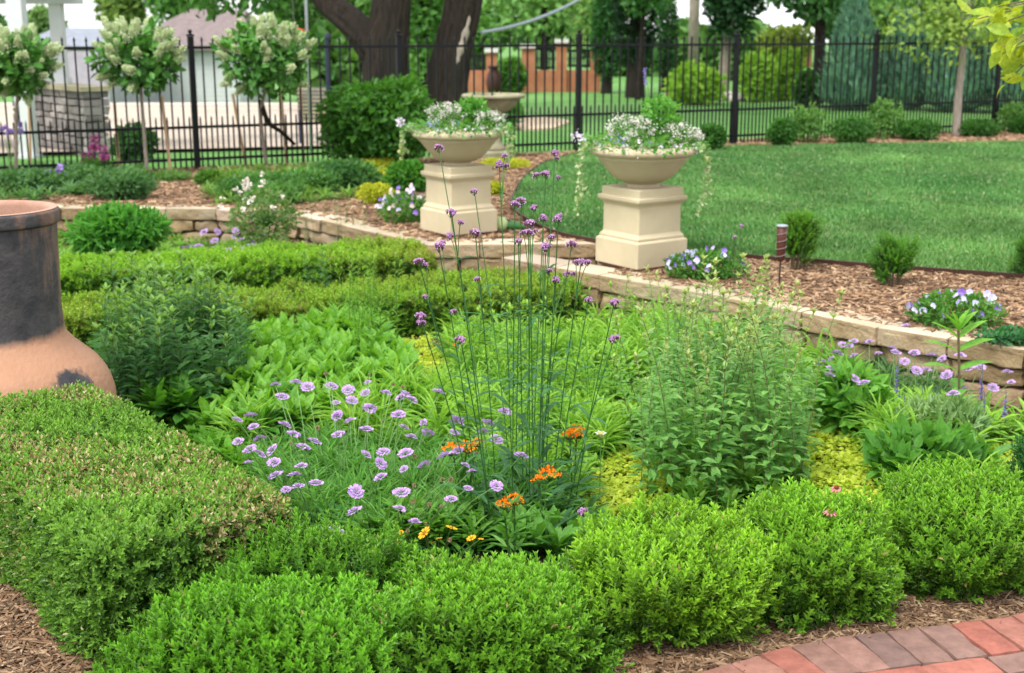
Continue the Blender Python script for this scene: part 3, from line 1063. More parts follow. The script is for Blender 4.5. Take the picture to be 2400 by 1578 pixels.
# stone half wall
t = thing("stone_half_wall", "grey stacked stone half wall with pale coping behind the fence", "wall", (*deep(180, 380, 17)[:2], 0.1))
A_, B_ = np.array(deep(60, 300, 18.6)[:2]), np.array(deep(229, 300, 16.6)[:2])
L = np.linalg.norm(B_ - A_)
d = (B_ - A_) / L
rz = math.atan2(d[1], d[0])
mb = MB()
zc = 0.05
while zc < 0.93:
    h = random.uniform(0.07, 0.13)
    x = 0.0
    while x < L:
        w = random.uniform(0.12, 0.34)
        w = min(w, L - x + 0.02)
        c = A_ + d * (x + w / 2)
        v = random.uniform(0.55, 1.2)
        rock_box(mb, (c[0], c[1], zc + h / 2), (w - 0.01, 0.3 + random.uniform(0, 0.04), h - 0.01), rz, 0.012, 0.3, 4, (v, v * 0.97, v * 0.95))
        x += w
    zc += h
mb.build("stone_courses", M_ROCK, t, True)
mb = MB()
c = (A_ + B_) / 2
box(mb, (c[0], c[1], zc + 0.02), (L + 0.08, 0.42, 0.06), rz)
mb.build("coping", M_BATH, t)

# slatted bench seen from behind
bp_ = deep(741, 285, 19.0)
t = thing("slatted_bench", "grey slatted bench back standing beyond the fence beside the big bush", "bench", (bp_[0], bp_[1], gz(bp_)))
mb = MB()
for j in range(9):
    box(mb, (bp_[0], bp_[1] - 0.01 * j, bp_[2] + 0.02 + j * 0.056), (0.50, 0.022, 0.036), R(-4))
mb.build("backrest", M_BATH, t)
mb = MB()
box(mb, (bp_[0], bp_[1] + 0.05, bp_[2] + 0.25), (0.48, 0.02, 0.48), R(-4), (0.10, 0.10, 0.17))
mb.build("back_panel", M_PLAIN, t)
for sx in (-0.24, 0.24):
    mb = MB()
    box(mb, (bp_[0] + sx, bp_[1], (gz(bp_) + bp_[2] + 0.5) / 2), (0.035, 0.04, bp_[2] + 0.5 - gz(bp_)), R(-4), (0.03, 0.035, 0.07))
    mb.build("leg", M_PLAIN, t)
mb = MB()
box(mb, (bp_[0], bp_[1] + 0.24, bp_[2] + 0.03), (0.50, 0.42, 0.035), R(-4))
mb.build("seat", M_GREYPAINT, t)

# bird feeder on its pole, lamp post
p = deep(719, 60, 17.5)
t = thing("bird_feeder", "red domed feeder hanging beside a thin grey pole above the flowering standard", "bird feeder", (p[0], p[1], gz(p)))
mb = MB(); tube(mb, [(p[0], p[1], gz(p)), (p[0], p[1], 2.3), (p[0] - 0.03, p[1], 2.42), (p[0] - 0.12, p[1], 2.44), (p[0] - 0.18, p[1], 2.36)], 0.02, 8, (0.30, 0.33, 0.36)); mb.build("pole", M_PLAIN, t, True)
f = deep(690, 80, 17.5)
mb = MB(); lathe(mb, [(0.0, 0.085), (0.06, 0.08), (0.13, 0.055), (0.185, 0.015), (0.19, 0.0), (0.16, -0.005)][::-1], f, 24, (0.55, 0.04, 0.03)); mb.build("dome", M_PLAIN, t, True)
mb = MB(); lathe(mb, [(0.05, -0.08), (0.09, -0.07), (0.10, -0.02), (0.05, -0.006)], f, 20, (0.55, 0.16, 0.22)); mb.build("dish", M_PLAIN, t, True)
mb = MB(); tube(mb, [f + (0, 0, 0.08), (p[0] - 0.18, p[1], 2.36)], 0.006, 5, (0.1, 0.1, 0.1)); mb.build("hanger", M_PLAIN, t)
p = deep(769, 210, 18.6)
t = thing("lamp_post", "dark blue slim post standing behind the fence between bench and big trunk", "post", (p[0], p[1], gz(p)))
mb = MB(); tube(mb, [(p[0], p[1], gz(p)), (p[0], p[1], deep(769, 88, 18.6)[2])], 0.03, 10, (0.02, 0.03, 0.055)); mb.build("shaft", M_PLAIN, t)
mb = MB(); lathe(mb, [(0.03, 0), (0.05, 0.01), (0.045, 0.05), (0.0, 0.08)], deep(769, 90, 18.6), 12, (0.02, 0.03, 0.055)); mb.build("cap", M_PLAIN, t)

# low brick wall with pillars, far behind the lawn
WY = 34.0
t = thing("brick_garden_wall", "low orange brick wall with square pillars and dark iron grilles beyond the far lawn", "wall", (*deep(1240, 212, WY)[:2], 0.17))
a, b_ = deep(1075, 212, WY), deep(1405, 212, WY)
mb = MB()
zt = deep(1200, 165, WY)[2]
box(mb, ((a[0] + b_[0]) / 2, WY, (zt + 0.1) / 2), (b_[0] - a[0], 0.25, zt - 0.1))
mb.build("low_course", M_TERRA, t)
for pc, pw, pt in ((1152, 24, 122), (1238, 30, 112), (1316, 24, 100), (1396, 22, 112)):
    c = deep(pc, pt, WY)
    w = pw / FPX * WY
    mb = MB()
    box(mb, (c[0], WY - 0.02, (c[2] + 0.1) / 2), (w, 0.36, c[2] - 0.1))
    pl = mb.build("pillar", M_TERRA, t)
    mb = MB()
    box(mb, (c[0], WY - 0.02, c[2] + 0.04), (w * 1.3, 0.5, 0.1), 0, (0.62, 0.6, 0.58))
    mb.build("pillar_cap", M_PLAIN, pl)
for x0, x1, y0, y1 in ((1253, 1302, 112, 163), (1330, 1384, 116, 158), (1100, 1138, 128, 168)):
    c0, c1 = deep(x0, y1, WY), deep(x1, y0, WY)
    mb = MB()
    nbar = 9
    for j in range(nbar):
        box(mb, (c0[0] + (c1[0] - c0[0]) * (j + 0.5) / nbar, WY + 0.02, (c0[2] + c1[2]) / 2), (0.035, 0.03, c1[2] - c0[2]))
    for zz in (c0[2] + 0.04, c1[2] - 0.04):
        box(mb, ((c0[0] + c1[0]) / 2, WY + 0.06, zz), (c1[0] - c0[0], 0.03, 0.05))
    mb.build("iron_grille", M_IRON, t)
pt_ = deep(1157, 190, 32.5)
t = thing("dark_jar", "dark brown jar on the far lawn seen above the bird bath", "jar", (pt_[0], pt_[1], 0.17))
mb = MB(); lathe(mb, [(0.10, 0), (0.16, 0.1), (0.19, 0.3), (0.16, 0.5), (0.1, 0.6), (0.12, 0.66)], (pt_[0], pt_[1], 0.17), 20, (0.045, 0.018, 0.014)); mb.build("body", M_PLAIN, t, True)
mb = MB(); lathe(mb, [(0.12, 0.655), (0.15, 0.66), (0.15, 0.70), (0.12, 0.71)], (pt_[0], pt_[1], 0.17), 20, (0.05, 0.02, 0.016)); mb.build("rim", M_PLAIN, t, True)

# pale paving disc and boulders on the far lawn
mb = MB(); c = at(1245, 291, 0.17); V = [(c[0] + 0.62 * math.cos(a_) * (1 + .15 * math.sin(3 * a_)), c[1] + 1.5 * math.sin(a_), 0.20) for a_ in np.linspace(0, 2 * math.pi, 28, endpoint=False)]
mb.add(V + [(x, y, 0.15) for x, y, z_ in V], [np.arange(28)[None], np.array([(j, j + 28, (j + 1) % 28 + 28, (j + 1) % 28) for j in range(28)])], (1.1, 1.0, 0.95))
structure("paving", mb, M_CAP)
for (px, py, w, lab) in ((1708, 236, 0.30, "pale rounded boulder on the far lawn beside a fence post"), (1730, 238, 0.26, "smaller pale boulder touching the rounded boulder on the far lawn"), (1570, 232, 0.2, "reddish flat stone at the rim of the far lawn")):
    c = at(px, py, 0.17)
    mb = MB()
    rock_box(mb, (c[0], c[1], 0.17 + w * 0.28), (w * 1.4, w, w * 0.7), random.random(), 0.04, 0.9, 8, (1.9, 1.8, 1.75) if w > 0.22 else (1.5, 0.9, 0.7))
    o = mb.build("boulder", M_ROCK, None, True)
    tag(o, lab, "boulder", "boulders on the far lawn")


# ================================================================ PLANTS
def sprig(nodes=6, leaf=0.27, w=0.23, ang=50, tip=3, zc=0.0):
    """one shoot along +y of unit length with opposite leaves; returns V, F, tint (0 old wood .. 1 new tip)"""
    T, F = leaf6(w, 0.08, 0.10)
    Vs, Fs, tn = [], [], []
    k = 0

    def put_leaf(p, d, up, s, t):
        nonlocal k
        d, up = norm(np.array(d)), np.array(up, float)
        sd_ = norm(np.cross(d, up))
        nr = np.cross(sd_, d)
        V = np.asarray(p) + s * (T[:, 0:1] * sd_ + T[:, 1:2] * d + T[:, 2:3] * nr)
        Vs.append(V)
        Fs.append(F + k)
        tn.append(np.full(len(T), t))
        k += len(T)
    for i in range(nodes):
        y = 0.12 + 0.80 * i / nodes
        a0 = (i % 2) * 90 + 20 * math.sin(i * 5.1)
        s = leaf * (1.05 - 0.35 * i / nodes)
        el = R(ang - 14 * i / nodes)
        for q in (0, 180):
            a = R(a0 + q)
            put_leaf((0, y, 0), (math.sin(el) * math.cos(a), math.cos(el), math.sin(el) * math.sin(a)), (-math.cos(a) * math.cos(el), math.sin(el), -math.sin(a) * math.cos(el)), s, i / nodes)
    for q in range(tip):
        a = R(q * 360 / tip + 30)
        el = R(22)
        put_leaf((0, 0.9, 0), (math.sin(el) * math.cos(a), math.cos(el), math.sin(el) * math.sin(a)), (-math.cos(a), 0.3, -math.sin(a)), leaf * 0.72, 1.0)
    return np.vstack(Vs), np.vstack(Fs), np.concatenate(tn)


def lumpy(dirs, n=16, k=9, base=0.80, amp=0.28, seed=0):
    g = np.random.default_rng(seed)
    c = norm(g.normal(size=(n, 3)))
    h = g.uniform(0.5, 1.0, n)
    e = np.exp(k * (dirs @ c.T - 1)) * h
    return base + amp * e.max(1), e.argmax(1)


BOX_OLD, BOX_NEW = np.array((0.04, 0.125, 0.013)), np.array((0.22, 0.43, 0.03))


def core(mb, c, rad, col, seed=0, nz=0.12):
    """the dense twiggy heart of a shrub, coloured like its older leaves"""
    n, m = 20, 12
    a = np.linspace(0, 2 * math.pi, n, endpoint=False)
    e = np.linspace(-1.45, 1.5, m)
    A, E_ = np.meshgrid(a, e, indexing='ij')
    D = np.stack([np.cos(E_) * np.cos(A), np.cos(E_) * np.sin(A), np.sin(E_)], -1)
    rr = 1 + nz * (vnoise(D, 3.0, seed) - 0.5) * 2
    V = np.asarray(c) + D * rr[..., None] * np.asarray(rad)
    i = np.arange(n)[:, None] * m
    j = np.arange(m - 1)[None]
    i2 = (np.arange(n)[:, None] + 1) % n * m
    F = np.stack([i + j, i2 + j, i2 + j + 1, i + j + 1], -1).reshape(-1, 4)
    mb.add(V.reshape(-1, 3), F, col)


def shrub_box(name, label, c, rad, n, group=None, old=BOX_OLD, new=BOX_NEW, length=(0.06, 0.10), seed=1, upward=0.55, lumps=(16, 9), sp=None, zmin=-0.75, leafw=0.205, amp=0.28, boxk=0.45, corek=0.62):
    """loose boxwood: leafy shoots over a lumpy form, rooted at the ground"""
    c, rad = np.asarray(c, float), np.asarray(rad, float)
    base = np.array((c[0], c[1], c[2] - rad[2]))
    t = thing(name, label, "shrub", base, group)
    d = rand_dirs(int(n * 1.5), 0.15)
    d = d[d[:, 2] > zmin][:n]
    N = len(d)
    lf, idx = lumpy(d, lumps[0], lumps[1], base=1.02 - amp * 0.8, amp=amp, seed=seed)
    boxy = 1.0 / np.maximum(np.abs(d).max(1), 0.62) ** boxk
    r = lf * boxy * (1 - 0.42 * rng.random(N) ** 1.6)
    p = c + d * rad * r[:, None]
    ok = p[:, 2] > base[2] + 0.015
    d, p, idx = d[ok], p[ok], idx[ok]
    N = len(p)
    out = norm(d / rad)
    dr = norm(out * 0.75 + np.array((0, 0, upward)) + rng.normal(size=(N, 3)) * 0.28)
    L = rng.uniform(*length, N)
    V, F, tn = sp or sprig(7, 0.245, leafw)
    g = np.random.default_rng(seed + 50)
    cl = g.uniform(-0.12, 0.12, lumps[0])[idx]
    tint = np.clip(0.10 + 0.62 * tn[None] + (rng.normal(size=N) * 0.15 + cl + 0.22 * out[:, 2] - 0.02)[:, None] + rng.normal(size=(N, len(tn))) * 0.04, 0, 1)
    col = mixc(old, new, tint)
    dead = rng.random((N, len(tn) // 6)) < 0.006
    dead = np.repeat(dead, 6, 1)
    col[:, :dead.shape[1]][dead] = (0.44, 0.36, 0.15)
    mb = MB()
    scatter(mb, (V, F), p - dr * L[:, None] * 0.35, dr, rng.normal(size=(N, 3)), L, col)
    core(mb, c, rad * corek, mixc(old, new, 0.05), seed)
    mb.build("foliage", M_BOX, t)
    mb = MB()
    for q in range(7):
        a = q * 0.9 + seed
        e = c + rad * np.array((math.cos(a) * 0.55, math.sin(a) * 0.55, 0.2))
        tube(mb, [base + (0.02 * math.cos(a), 0.02 * math.sin(a), -0.02), base * 0.5 + e * 0.5 + (0, 0, -0.03), e], [0.007, 0.005, 0.003], 5, (0.12, 0.085, 0.05))
    mb.build("stems", M_STEM, t)
    return t


FB = "loose boxwoods along the brick path"
BW = dict(length=(0.08, 0.135), amp=0.46, upward=1.0)
shrub_box("boxwood", "bright green boxwood in front of the long clipped hedge's end", (-0.64, 3.04, 0.10), (0.40, 0.25, 0.15), 2800, FB, seed=4, new=(0.175, 0.44, 0.032), **BW)
shrub_box("boxwood", "broad boxwood with yellow daisies just behind it", (-0.06, 3.25, 0.085), (0.36, 0.27, 0.15), 2700, FB, seed=5, new=(0.205, 0.46, 0.037), **BW)
shrub_box("boxwood", "lime tipped boxwood touching the bark mulch, in front of the tall leafy stems", (0.47, 3.47, 0.115), (0.31, 0.29, 0.165), 2600, FB, seed=6, new=(0.275, 0.53, 0.037), **BW)
shrub_box("boxwood", "boxwood with pink coneflowers just behind it", (0.93, 3.64, 0.12), (0.25, 0.25, 0.165), 2100, FB, seed=17, new=(0.235, 0.49, 0.037), **BW)
shrub_box("boxwood", "round boxwood next to the brick path at the end of the row", (1.44, 3.83, 0.12), (0.26, 0.28, 0.175), 2400, FB, seed=8, old=(0.055, 0.15, 0.015), new=(0.215, 0.46, 0.037), **BW)
shrub_box("boxwood", "dark green boxwood half hidden behind the last loose boxwood", (2.03, 4.52, 0.06), (0.17, 0.16, 0.17), 900, None, seed=9, old=(0.015, 0.07, 0.015), new=(0.05, 0.2, 0.04))


# ---------------------------------------------------------------- clipped hedges
def hedge(name, label, A, B, width, h, z0, dens, group=None, brown=0.0, bare=None, old=BOX_OLD, new=(0.13, 0.33, 0.025), length=(0.035, 0.06), seed=0, top_new=0.25, warm_end=None, wav=0.03, rr=0.09):
    A, B = np.asarray(A, float), np.asarray(B, float)
    L = np.linalg.norm(B - A)
    d = (B - A) / L
    n_ = np.array((-d[1], d[0]))
    c = (A + B) / 2
    t = thing(name, label, "hedge", (c[0], c[1], z0), group)
    areas = [L * width, L * h, L * h, width * h, width * h]
    P, Nn = [], []
    for k, ar in enumerate(areas):
        m = int(ar * dens)
        a, b = rng.uniform(-1, 1, m), rng.uniform(-1, 1, m)
        if k == 0:
            q, nn_ = np.stack([a * L / 2, b * width / 2, np.full(m, h)], 1), np.tile((0, 0, 1.0), (m, 1))
        elif k in (1, 2):
            sg = 1 if k == 1 else -1
            q, nn_ = np.stack([a * L / 2, np.full(m, sg * width / 2), (b + 1) / 2 * h], 1), np.tile((0, sg, 0.0), (m, 1))
        else:
            sg = 1 if k == 3 else -1
            q, nn_ = np.stack([np.full(m, sg * L / 2), a * width / 2, (b + 1) / 2 * h], 1), np.tile((sg, 0, 0.0), (m, 1))
        P.append(q)
        Nn.append(nn_)
    P, Nn = np.vstack(P), np.vstack(Nn)
    # ease the upper edges
    half = np.array((L / 2, width / 2))
    inner = np.stack([np.clip(P[:, 0], -half[0] + rr, half[0] - rr), np.clip(P[:, 1], -half[1] + rr, half[1] - rr), np.minimum(P[:, 2], h - rr)], 1)
    dd = P - inner
    ln = np.linalg.norm(dd, axis=1, keepdims=True)
    Nn = norm(np.where(ln > 1e-6, dd / np.maximum(ln, 1e-6), Nn))
    P = inner + Nn * rr
    wob_ = vnoise(P + seed * 3.1, 5.0, seed) - 0.5 + 0.6 * (vnoise(P, 13.0, seed + 1) - 0.5)
    P = P + Nn * (wob_ * 2 * wav - rng.random((len(P), 1))[:, 0] ** 2 * 0.05)[:, None]
    W = np.stack([c[0] + P[:, 0] * d[0] + P[:, 1] * n_[0], c[1] + P[:, 0] * d[1] + P[:, 1] * n_[1], z0 + P[:, 2]], 1)
    NW = np.stack([Nn[:, 0] * d[0] + Nn[:, 1] * n_[0], Nn[:, 0] * d[1] + Nn[:, 1] * n_[1], Nn[:, 2]], 1)
    N = len(W)
    dr = norm(NW + (0, 0, 0.45) + rng.normal(size=(N, 3)) * 0.45)
    V, F, tn = sprig(4, 0.42, 0.25, 55, 2)
    patch = 0.6 * vnoise(W, 3.2, seed + 7) + 0.4 * vnoise(W, 9.0, seed + 8)
    tint = np.clip(0.05 + 0.6 * tn[None] + (rng.normal(size=N) * 0.18 + top_new * NW[:, 2] + 0.35 * (vnoise(W, 5.0, seed + 3) - 0.5))[:, None], 0, 1)
    col = mixc(old, new, tint)
    if brown > 0:
        bias = patch + 0.13 * (NW[:, 2] > 0.5) + 0.10 * (NW[:, 1] < -0.3) * (NW[:, 2] < 0.4)
        if bare is not None:
            bias = bias + bare(W)
        pr = np.clip((bias - 0.52) * 1.9, 0, 0.5) * brown
        dead = rng.random((N, len(tn))) < pr[:, None]
        dead = np.repeat(dead[:, ::6], 6, 1)[:, :len(tn)]
        pal_ = np.array([(0.34, 0.27, 0.12), (0.48, 0.39, 0.21), (0.20, 0.16, 0.07), (0.24, 0.29, 0.09), (0.60, 0.52, 0.32)])
        dc = np.repeat(pal_[rng.integers(0, 5, (N, (len(tn) + 5) // 6))], 6, 1)[:, :len(tn)]
        col = np.where(dead[..., None], dc, col)
    if warm_end is not None:
        wv_ = np.clip(warm_end(W) * (0.4 + 1.0 * rng.random(N)), 0, 0.8)
        col = col * (1 - wv_[:, None, None]) + wv_[:, None, None] * np.array((0.24, 0.17, 0.04)) * (0.5 + tint[..., None])
    mb = MB()
    Ls = rng.uniform(*length, N)
    scatter(mb, (V, F), W - dr * Ls[:, None] * 0.5, dr, rng.normal(size=(N, 3)), Ls, col)
    rock_box(mb, (c[0], c[1], z0 + h / 2 - 0.02), (L - 0.11, width - 0.11, h - 0.07), math.atan2(d[1], d[0]), 0.03, 0.3, 16, mixc(old, new, 0.08), seed=seed)
    mb.build("foliage", M_BOX, t)
    return t


hd = norm(np.array((-0.62, 0.785)))
hA = np.array((-0.885, 3.37))
hedge("clipped_hedge", "long clipped boxwood hedge with browned patches on its flat top, reaching the clay chimney", hA, hA + hd * 1.66, 0.61, 0.385, -0.04, 4200, None, brown=1.0, seed=3,
      new=(0.20, 0.40, 0.055), old=(0.05, 0.145, 0.02), length=(0.038, 0.068), top_new=0.24, wav=0.02, rr=0.04,
      bare=lambda W: 0.16 * np.exp(-((W[:, 0] + 0.78) ** 2 + (W[:, 1] - 3.72) ** 2) / 0.08) + 0.12 * (W[:, 2] < 0.22) * np.exp(-((W[:, 0] + 1.2) ** 2 + (W[:, 1] - 3.4) ** 2) / 0.05))
shrub_box("boxwood", "fresh green boxwood growing out of the clipped hedge's near end", (-0.585, 3.40, 0.125), (0.28, 0.15, 0.17), 1250, FB, seed=12, length=(0.08, 0.12), new=(0.15, 0.36, 0.03), old=(0.03, 0.12, 0.013))
warm2 = lambda W: 0.6 * np.clip((W[:, 0] + 1.5) / 0.9, 0, 1) * vnoise(W, 4.0, 5)
hedge("clipped_hedge", "clipped hedge ending at the farther pedestal's wall, browned at that end", np.array((-0.62, 9.02)), np.array((-3.1, 8.3)), 0.62, 0.34, -0.14, 1700, None, brown=0.15, seed=5,
      new=(0.24, 0.47, 0.035), old=(0.035, 0.125, 0.012), length=(0.05, 0.085), top_new=0.55, warm_end=warm2, wav=0.035, rr=0.06)
warm3 = lambda W: 0.35 * vnoise(W, 3.0, 9) * (W[:, 2] > 0.02)
hedge("clipped_hedge", "low clipped hedge between two planted beds, ending beside the nearer pedestal's wall", np.array((0.38, 8.22)), np.array((-2.9, 7.25)), 0.60, 0.27, -0.14, 1700, None, brown=0.2, seed=7,
      new=(0.23, 0.44, 0.035), length=(0.05, 0.085), top_new=0.5, warm_end=warm3, wav=0.04, rr=0.06)


# ---------------------------------------------------------------- generic leafy masses
def leaf_cloud(mb, c, rad, n, ll, w=0.28, ca=(0.04, 0.13, 0.02), cb=(0.12, 0.30, 0.04), seed=1, shell=0.45, up=0.25, rnd=0.6, lumps=(18, 10), tmpl=None, zmin=-1.0, droop=0.0, amp=0.28, flat=None, clump=0.25):
    c, rad = np.asarray(c, float), np.asarray(rad, float)
    d = rand_dirs(int(n * 1.6), 0.1)
    d = d[d[:, 2] > zmin][:n]
    N = len(d)
    lf, idx = lumpy(d, lumps[0], lumps[1], amp=amp, seed=seed)
    r = lf * (1 - shell * rng.random(N) ** 1.4)
    p = c + d * rad * r[:, None]
    if flat is not None:
        ok = p[:, 2] > flat
        d, p, idx = d[ok], p[ok], idx[ok]
        N = len(p)
    out = norm(d / rad)
    dr = norm(out * 0.6 + np.array((0, 0, up - droop)) + rng.normal(size=(N, 3)) * rnd)
    un = norm(out + np.array((0, 0, 0.9)) + rng.normal(size=(N, 3)) * 0.5)
    g = np.random.default_rng(seed + 9)
    t = np.clip(0.45 + rng.normal(size=N) * 0.2 + g.uniform(-clump, clump, lumps[0])[idx], 0, 1)
    scatter(mb, tmpl or leaf6(w, 0.06, 0.12), p, dr, un, rng.uniform(*ll, N), mixc(ca, cb, t))


def bush(name, label, base, rad, n, ll, cat="shrub", group=None, mat=None, stems=6, corek=0.55, lift=0.0, parts=None, **kw):
    base = np.asarray(base, float)
    rad = np.asarray(rad, float)
    t = thing(name, label, cat, base, group)
    c = base + (0, 0, rad[2] * 0.9 + lift)
    mb = MB()
    leaf_cloud(mb, c, rad, n, ll, flat=base[2] + 0.01, **kw)
    if corek:
        core(mb, c, rad * corek, np.asarray(kw.get("ca", (0.04, 0.13, 0.02))), kw.get("seed", 1))
    mb.build("foliage", mat or M_LEAF, t)
    if stems:
        mb = MB()
        for q in range(stems):
            a = q * 2.4 + 0.3
            e = c + rad * np.array((math.cos(a) * 0.55, math.sin(a) * 0.55, 0.35))
            s0 = base + rad * np.array((math.cos(a) * 0.12, math.sin(a) * 0.12, 0)) + (0, 0, -0.01)
            k = max(0.003, rad[2] * 0.014)
            tube(mb, [s0, s0 * 0.5 + e * 0.5 + (0, 0, 0.08 * rad[2]), e], [k, k * 0.8, k * 0.4], 5, (0.10, 0.085, 0.05))
        mb.build("stems", M_STEM, t)
    return t


# stems that stand upright with leaves all the way up
def stem_mesh(name, H, nodes, ll, w, ca, cb, ctip, seed, opposite=True, el0=70, el1=35, bend=0.06, tip_tuft=8, stemcol=(0.10, 0.11, 0.05), rad=0.0028, start=0.12, curl=0.25, fold=0.05, taper=0.6):
    g = np.random.default_rng(seed)
    mb = MB()
    zz = np.linspace(0, H, 8)
    ph = g.uniform(0, 6.28)
    X = bend * H * (zz / H) ** 2 * math.cos(ph) + 0.006 * np.sin(zz * 14 + ph)
    Y = bend * H * (zz / H) ** 2 * math.sin(ph) + 0.006 * np.cos(zz * 11 + ph)
    tube(mb, np.stack([X, Y, zz], 1), np.linspace(rad, rad * 0.5, 8), 5, np.asarray(stemcol))
    P, D, U, Ls, C = [], [], [], [], []
    for i in range(nodes):
        f = start + (1 - start) * i / (nodes - 1)
        z = f * H
        x, y = np.interp(z, zz, X), np.interp(z, zz, Y)
        el = R(el0 + (el1 - el0) * f + g.uniform(-10, 10))
        a0 = i * (R(90) if opposite else R(137.5)) + g.uniform(-0.3, 0.3)
        for q in ((0, math.pi) if opposite else (0,)):
            a = a0 + q + g.uniform(-0.2, 0.2)
            P.append((x, y, z))
            D.append((math.sin(el) * math.cos(a), math.sin(el) * math.sin(a), math.cos(el)))
            U.append((-math.cos(a) * math.cos(el), -math.sin(a) * math.cos(el), math.sin(el) + 0.2))
            Ls.append(g.uniform(*ll) * (1 - taper * max(0, f - 0.3) / 0.7) * (0.75 if f < 0.2 else 1))
            C.append(mixc(mixc(ca, cb, g.random()), ctip, max(0, (f - 0.72) / 0.28) ** 1.3))
    top = np.array((X[-1], Y[-1], H))
    for q in range(tip_tuft):
        a, el = g.uniform(0, 6.28), R(g.uniform(8, 40))
        P.append(top + (0, 0, g.uniform(-0.02, 0.01)))
        D.append((math.sin(el) * math.cos(a), math.sin(el) * math.sin(a), math.cos(el)))
        U.append((-math.cos(a), -math.sin(a), 0.4))
        Ls.append(ll[0] * g.uniform(0.3, 0.55))
        C.append(np.asarray(ctip) * g.uniform(0.85, 1.15))
    scatter(mb, leaf_arch(w, fold, curl, 3), P, D, U, np.array(Ls), np.array(C))
    return mb.mesh(name, [M_LEAF])


def stem_clump(name, label, cat, pts, meshes, hs, z0, group=None, lean=0.06, part="leafy_stem"):
    pts = np.asarray(pts)
    c = pts.mean(0)
    t = thing(name, label, cat, (c[0], c[1], z0), group)
    for i, p in enumerate(pts):
        h = hs(p) if callable(hs) else rng.uniform(*hs)
        put(part, meshes[i % len(meshes)], t, (p[0] - c[0], p[1] - c[1], 0), (rng.normal() * lean, rng.normal() * lean, rng.uniform(0, 6.28)), h)
    return t


dark = [stem_mesh("leafy_stem", 1.0, 20, (0.17, 0.225), 0.15, (0.03, 0.12, 0.032), (0.075, 0.215, 0.055), (0.19, 0.36, 0.085), s, True, 78, 40, 0.05, 10, (0.10, 0.085, 0.04), 0.0045, 0.06, 0.3, 0.05, 0.45) for s in (1, 2, 3, 4)]
lp = [at(x, y, -0.1)[:2] for x, y in ((255, 985), (400, 1025), (545, 1010), (590, 930), (560, 840), (400, 820), (240, 850), (225, 920))]
dk_ = stem_clump("tall_perennial", "dense clump of tall dark green leafy stems right of the clay chimney", "plant", in_poly(lp, 78), dark, (0.40, 0.62), -0.11)
light = [stem_mesh("leafy_stem", 1.0, 26, (0.085, 0.12), 0.20, (0.11, 0.30, 0.065), (0.22, 0.45, 0.11), (0.40, 0.49, 0.20), s, True, 84, 42, 0.14, 12, (0.22, 0.20, 0.10), 0.0035, 0.05, 0.3, 0.05, 0.55) for s in (11, 12, 13, 14, 15)]
rp_ = [at(x, y, -0.1)[:2] for x, y in ((1500, 1190), (1640, 1225), (1800, 1215), (1900, 1150), (1890, 1010), (1800, 900), (1560, 900), (1490, 1040))]
tp_ = stem_clump("tall_perennial", "dense clump of tall pale tipped stems before the wall, behind the lime tipped boxwood", "plant", in_poly(rp_, 98), light,
                 lambda p: 0.30 + 0.42 * float(vnoise(np.array([[p[0], p[1], 0.0]]), 3.1, 6)[0]) + 0.16 * rng.random(), -0.11, lean=0.12)


def filler(t, poly, n, zmax, ll, w, ca, cb):
    """side shoots and lower leaves between the stems of a clump"""
    P = in_poly(poly, n)
    hmax = zmax * (0.45 + 0.75 * vnoise(np.hstack([P, P[:, :1] * 0]), 3.1, 6))
    z = -0.1 + hmax * rng.random(n) ** 0.8
    d = rng.normal(size=(n, 3)) * (1, 1, 0.35) + (0, 0, 0.15)
    mb = MB()
    scatter(mb, leaf6(w, 0.05, 0.22), np.hstack([P, z[:, None]]), d, rng.normal(size=(n, 3)) * 0.4 + (0, 0, 1), rng.uniform(*ll, n), mixc(ca, cb, np.clip(rng.random(n) * 0.6 + 0.5 * z / max(zmax, 0.1), 0, 1)))
    mb.build("foliage", M_LEAF, t)


filler(tp_, rp_, 2300, 0.42, (0.035, 0.065), 0.24, (0.09, 0.26, 0.055), (0.24, 0.47, 0.12))
airy = [stem_mesh("leafy_stem", 1.0, 34, (0.12, 0.16), 0.075, (0.11, 0.31, 0.03), (0.17, 0.40, 0.045), (0.25, 0.46, 0.07), s, False, 62, 30, 0.08, 12, (0.12, 0.20, 0.04), 0.005, 0.05, 0.35) for s in (21, 22, 23)]
mp_ = [at(x, y, -0.1)[:2] for x, y in ((830, 905), (930, 905), (960, 830), (900, 790), (810, 800))]
stem_clump("feathery_perennial", "feathery lime green plant with narrow leaves between the broad leaves and the low hedge", "plant", in_poly(mp_, 26), airy, (0.36, 0.58), -0.11)
lance = [stem_mesh("leafy_stem", 1.0, 15, (0.22, 0.30), 0.13, (0.12, 0.33, 0.04), (0.22, 0.46, 0.055), (0.28, 0.50, 0.07), s, False, 66, 30, 0.10, 8, (0.08, 0.16, 0.04), 0.006, 0.05, 0.45) for s in (31, 32, 33)]
for lab, pts, n, hs in (
        ("bright lance leaved perennial clump beyond the verbena, below the low hedge", ((1090, 905), (1250, 905), (1260, 830), (1100, 820)), 20, (0.26, 0.42)),
        ("bright lance leaved perennial clump left of the tall pale tipped stems", ((1330, 1000), (1490, 1020), (1490, 900), (1340, 880)), 20, (0.26, 0.42)),
        ("bright lance leaved perennial clump at the foot of the wall below the nearer pedestal", ((1350, 850), (1490, 850), (1500, 770), (1370, 770)), 16, (0.2, 0.36)),
        ("bright lance leaved perennial clump behind the orange flowers", ((1130, 1020), (1290, 1020), (1300, 930), (1130, 930)), 16, (0.22, 0.34))):
    stem_clump("lance_leaf_perennial", lab, "plant", in_poly([at(x, y, -0.1)[:2] for x, y in pts], n), lance, hs, -0.11, "bright lance leaved perennials")
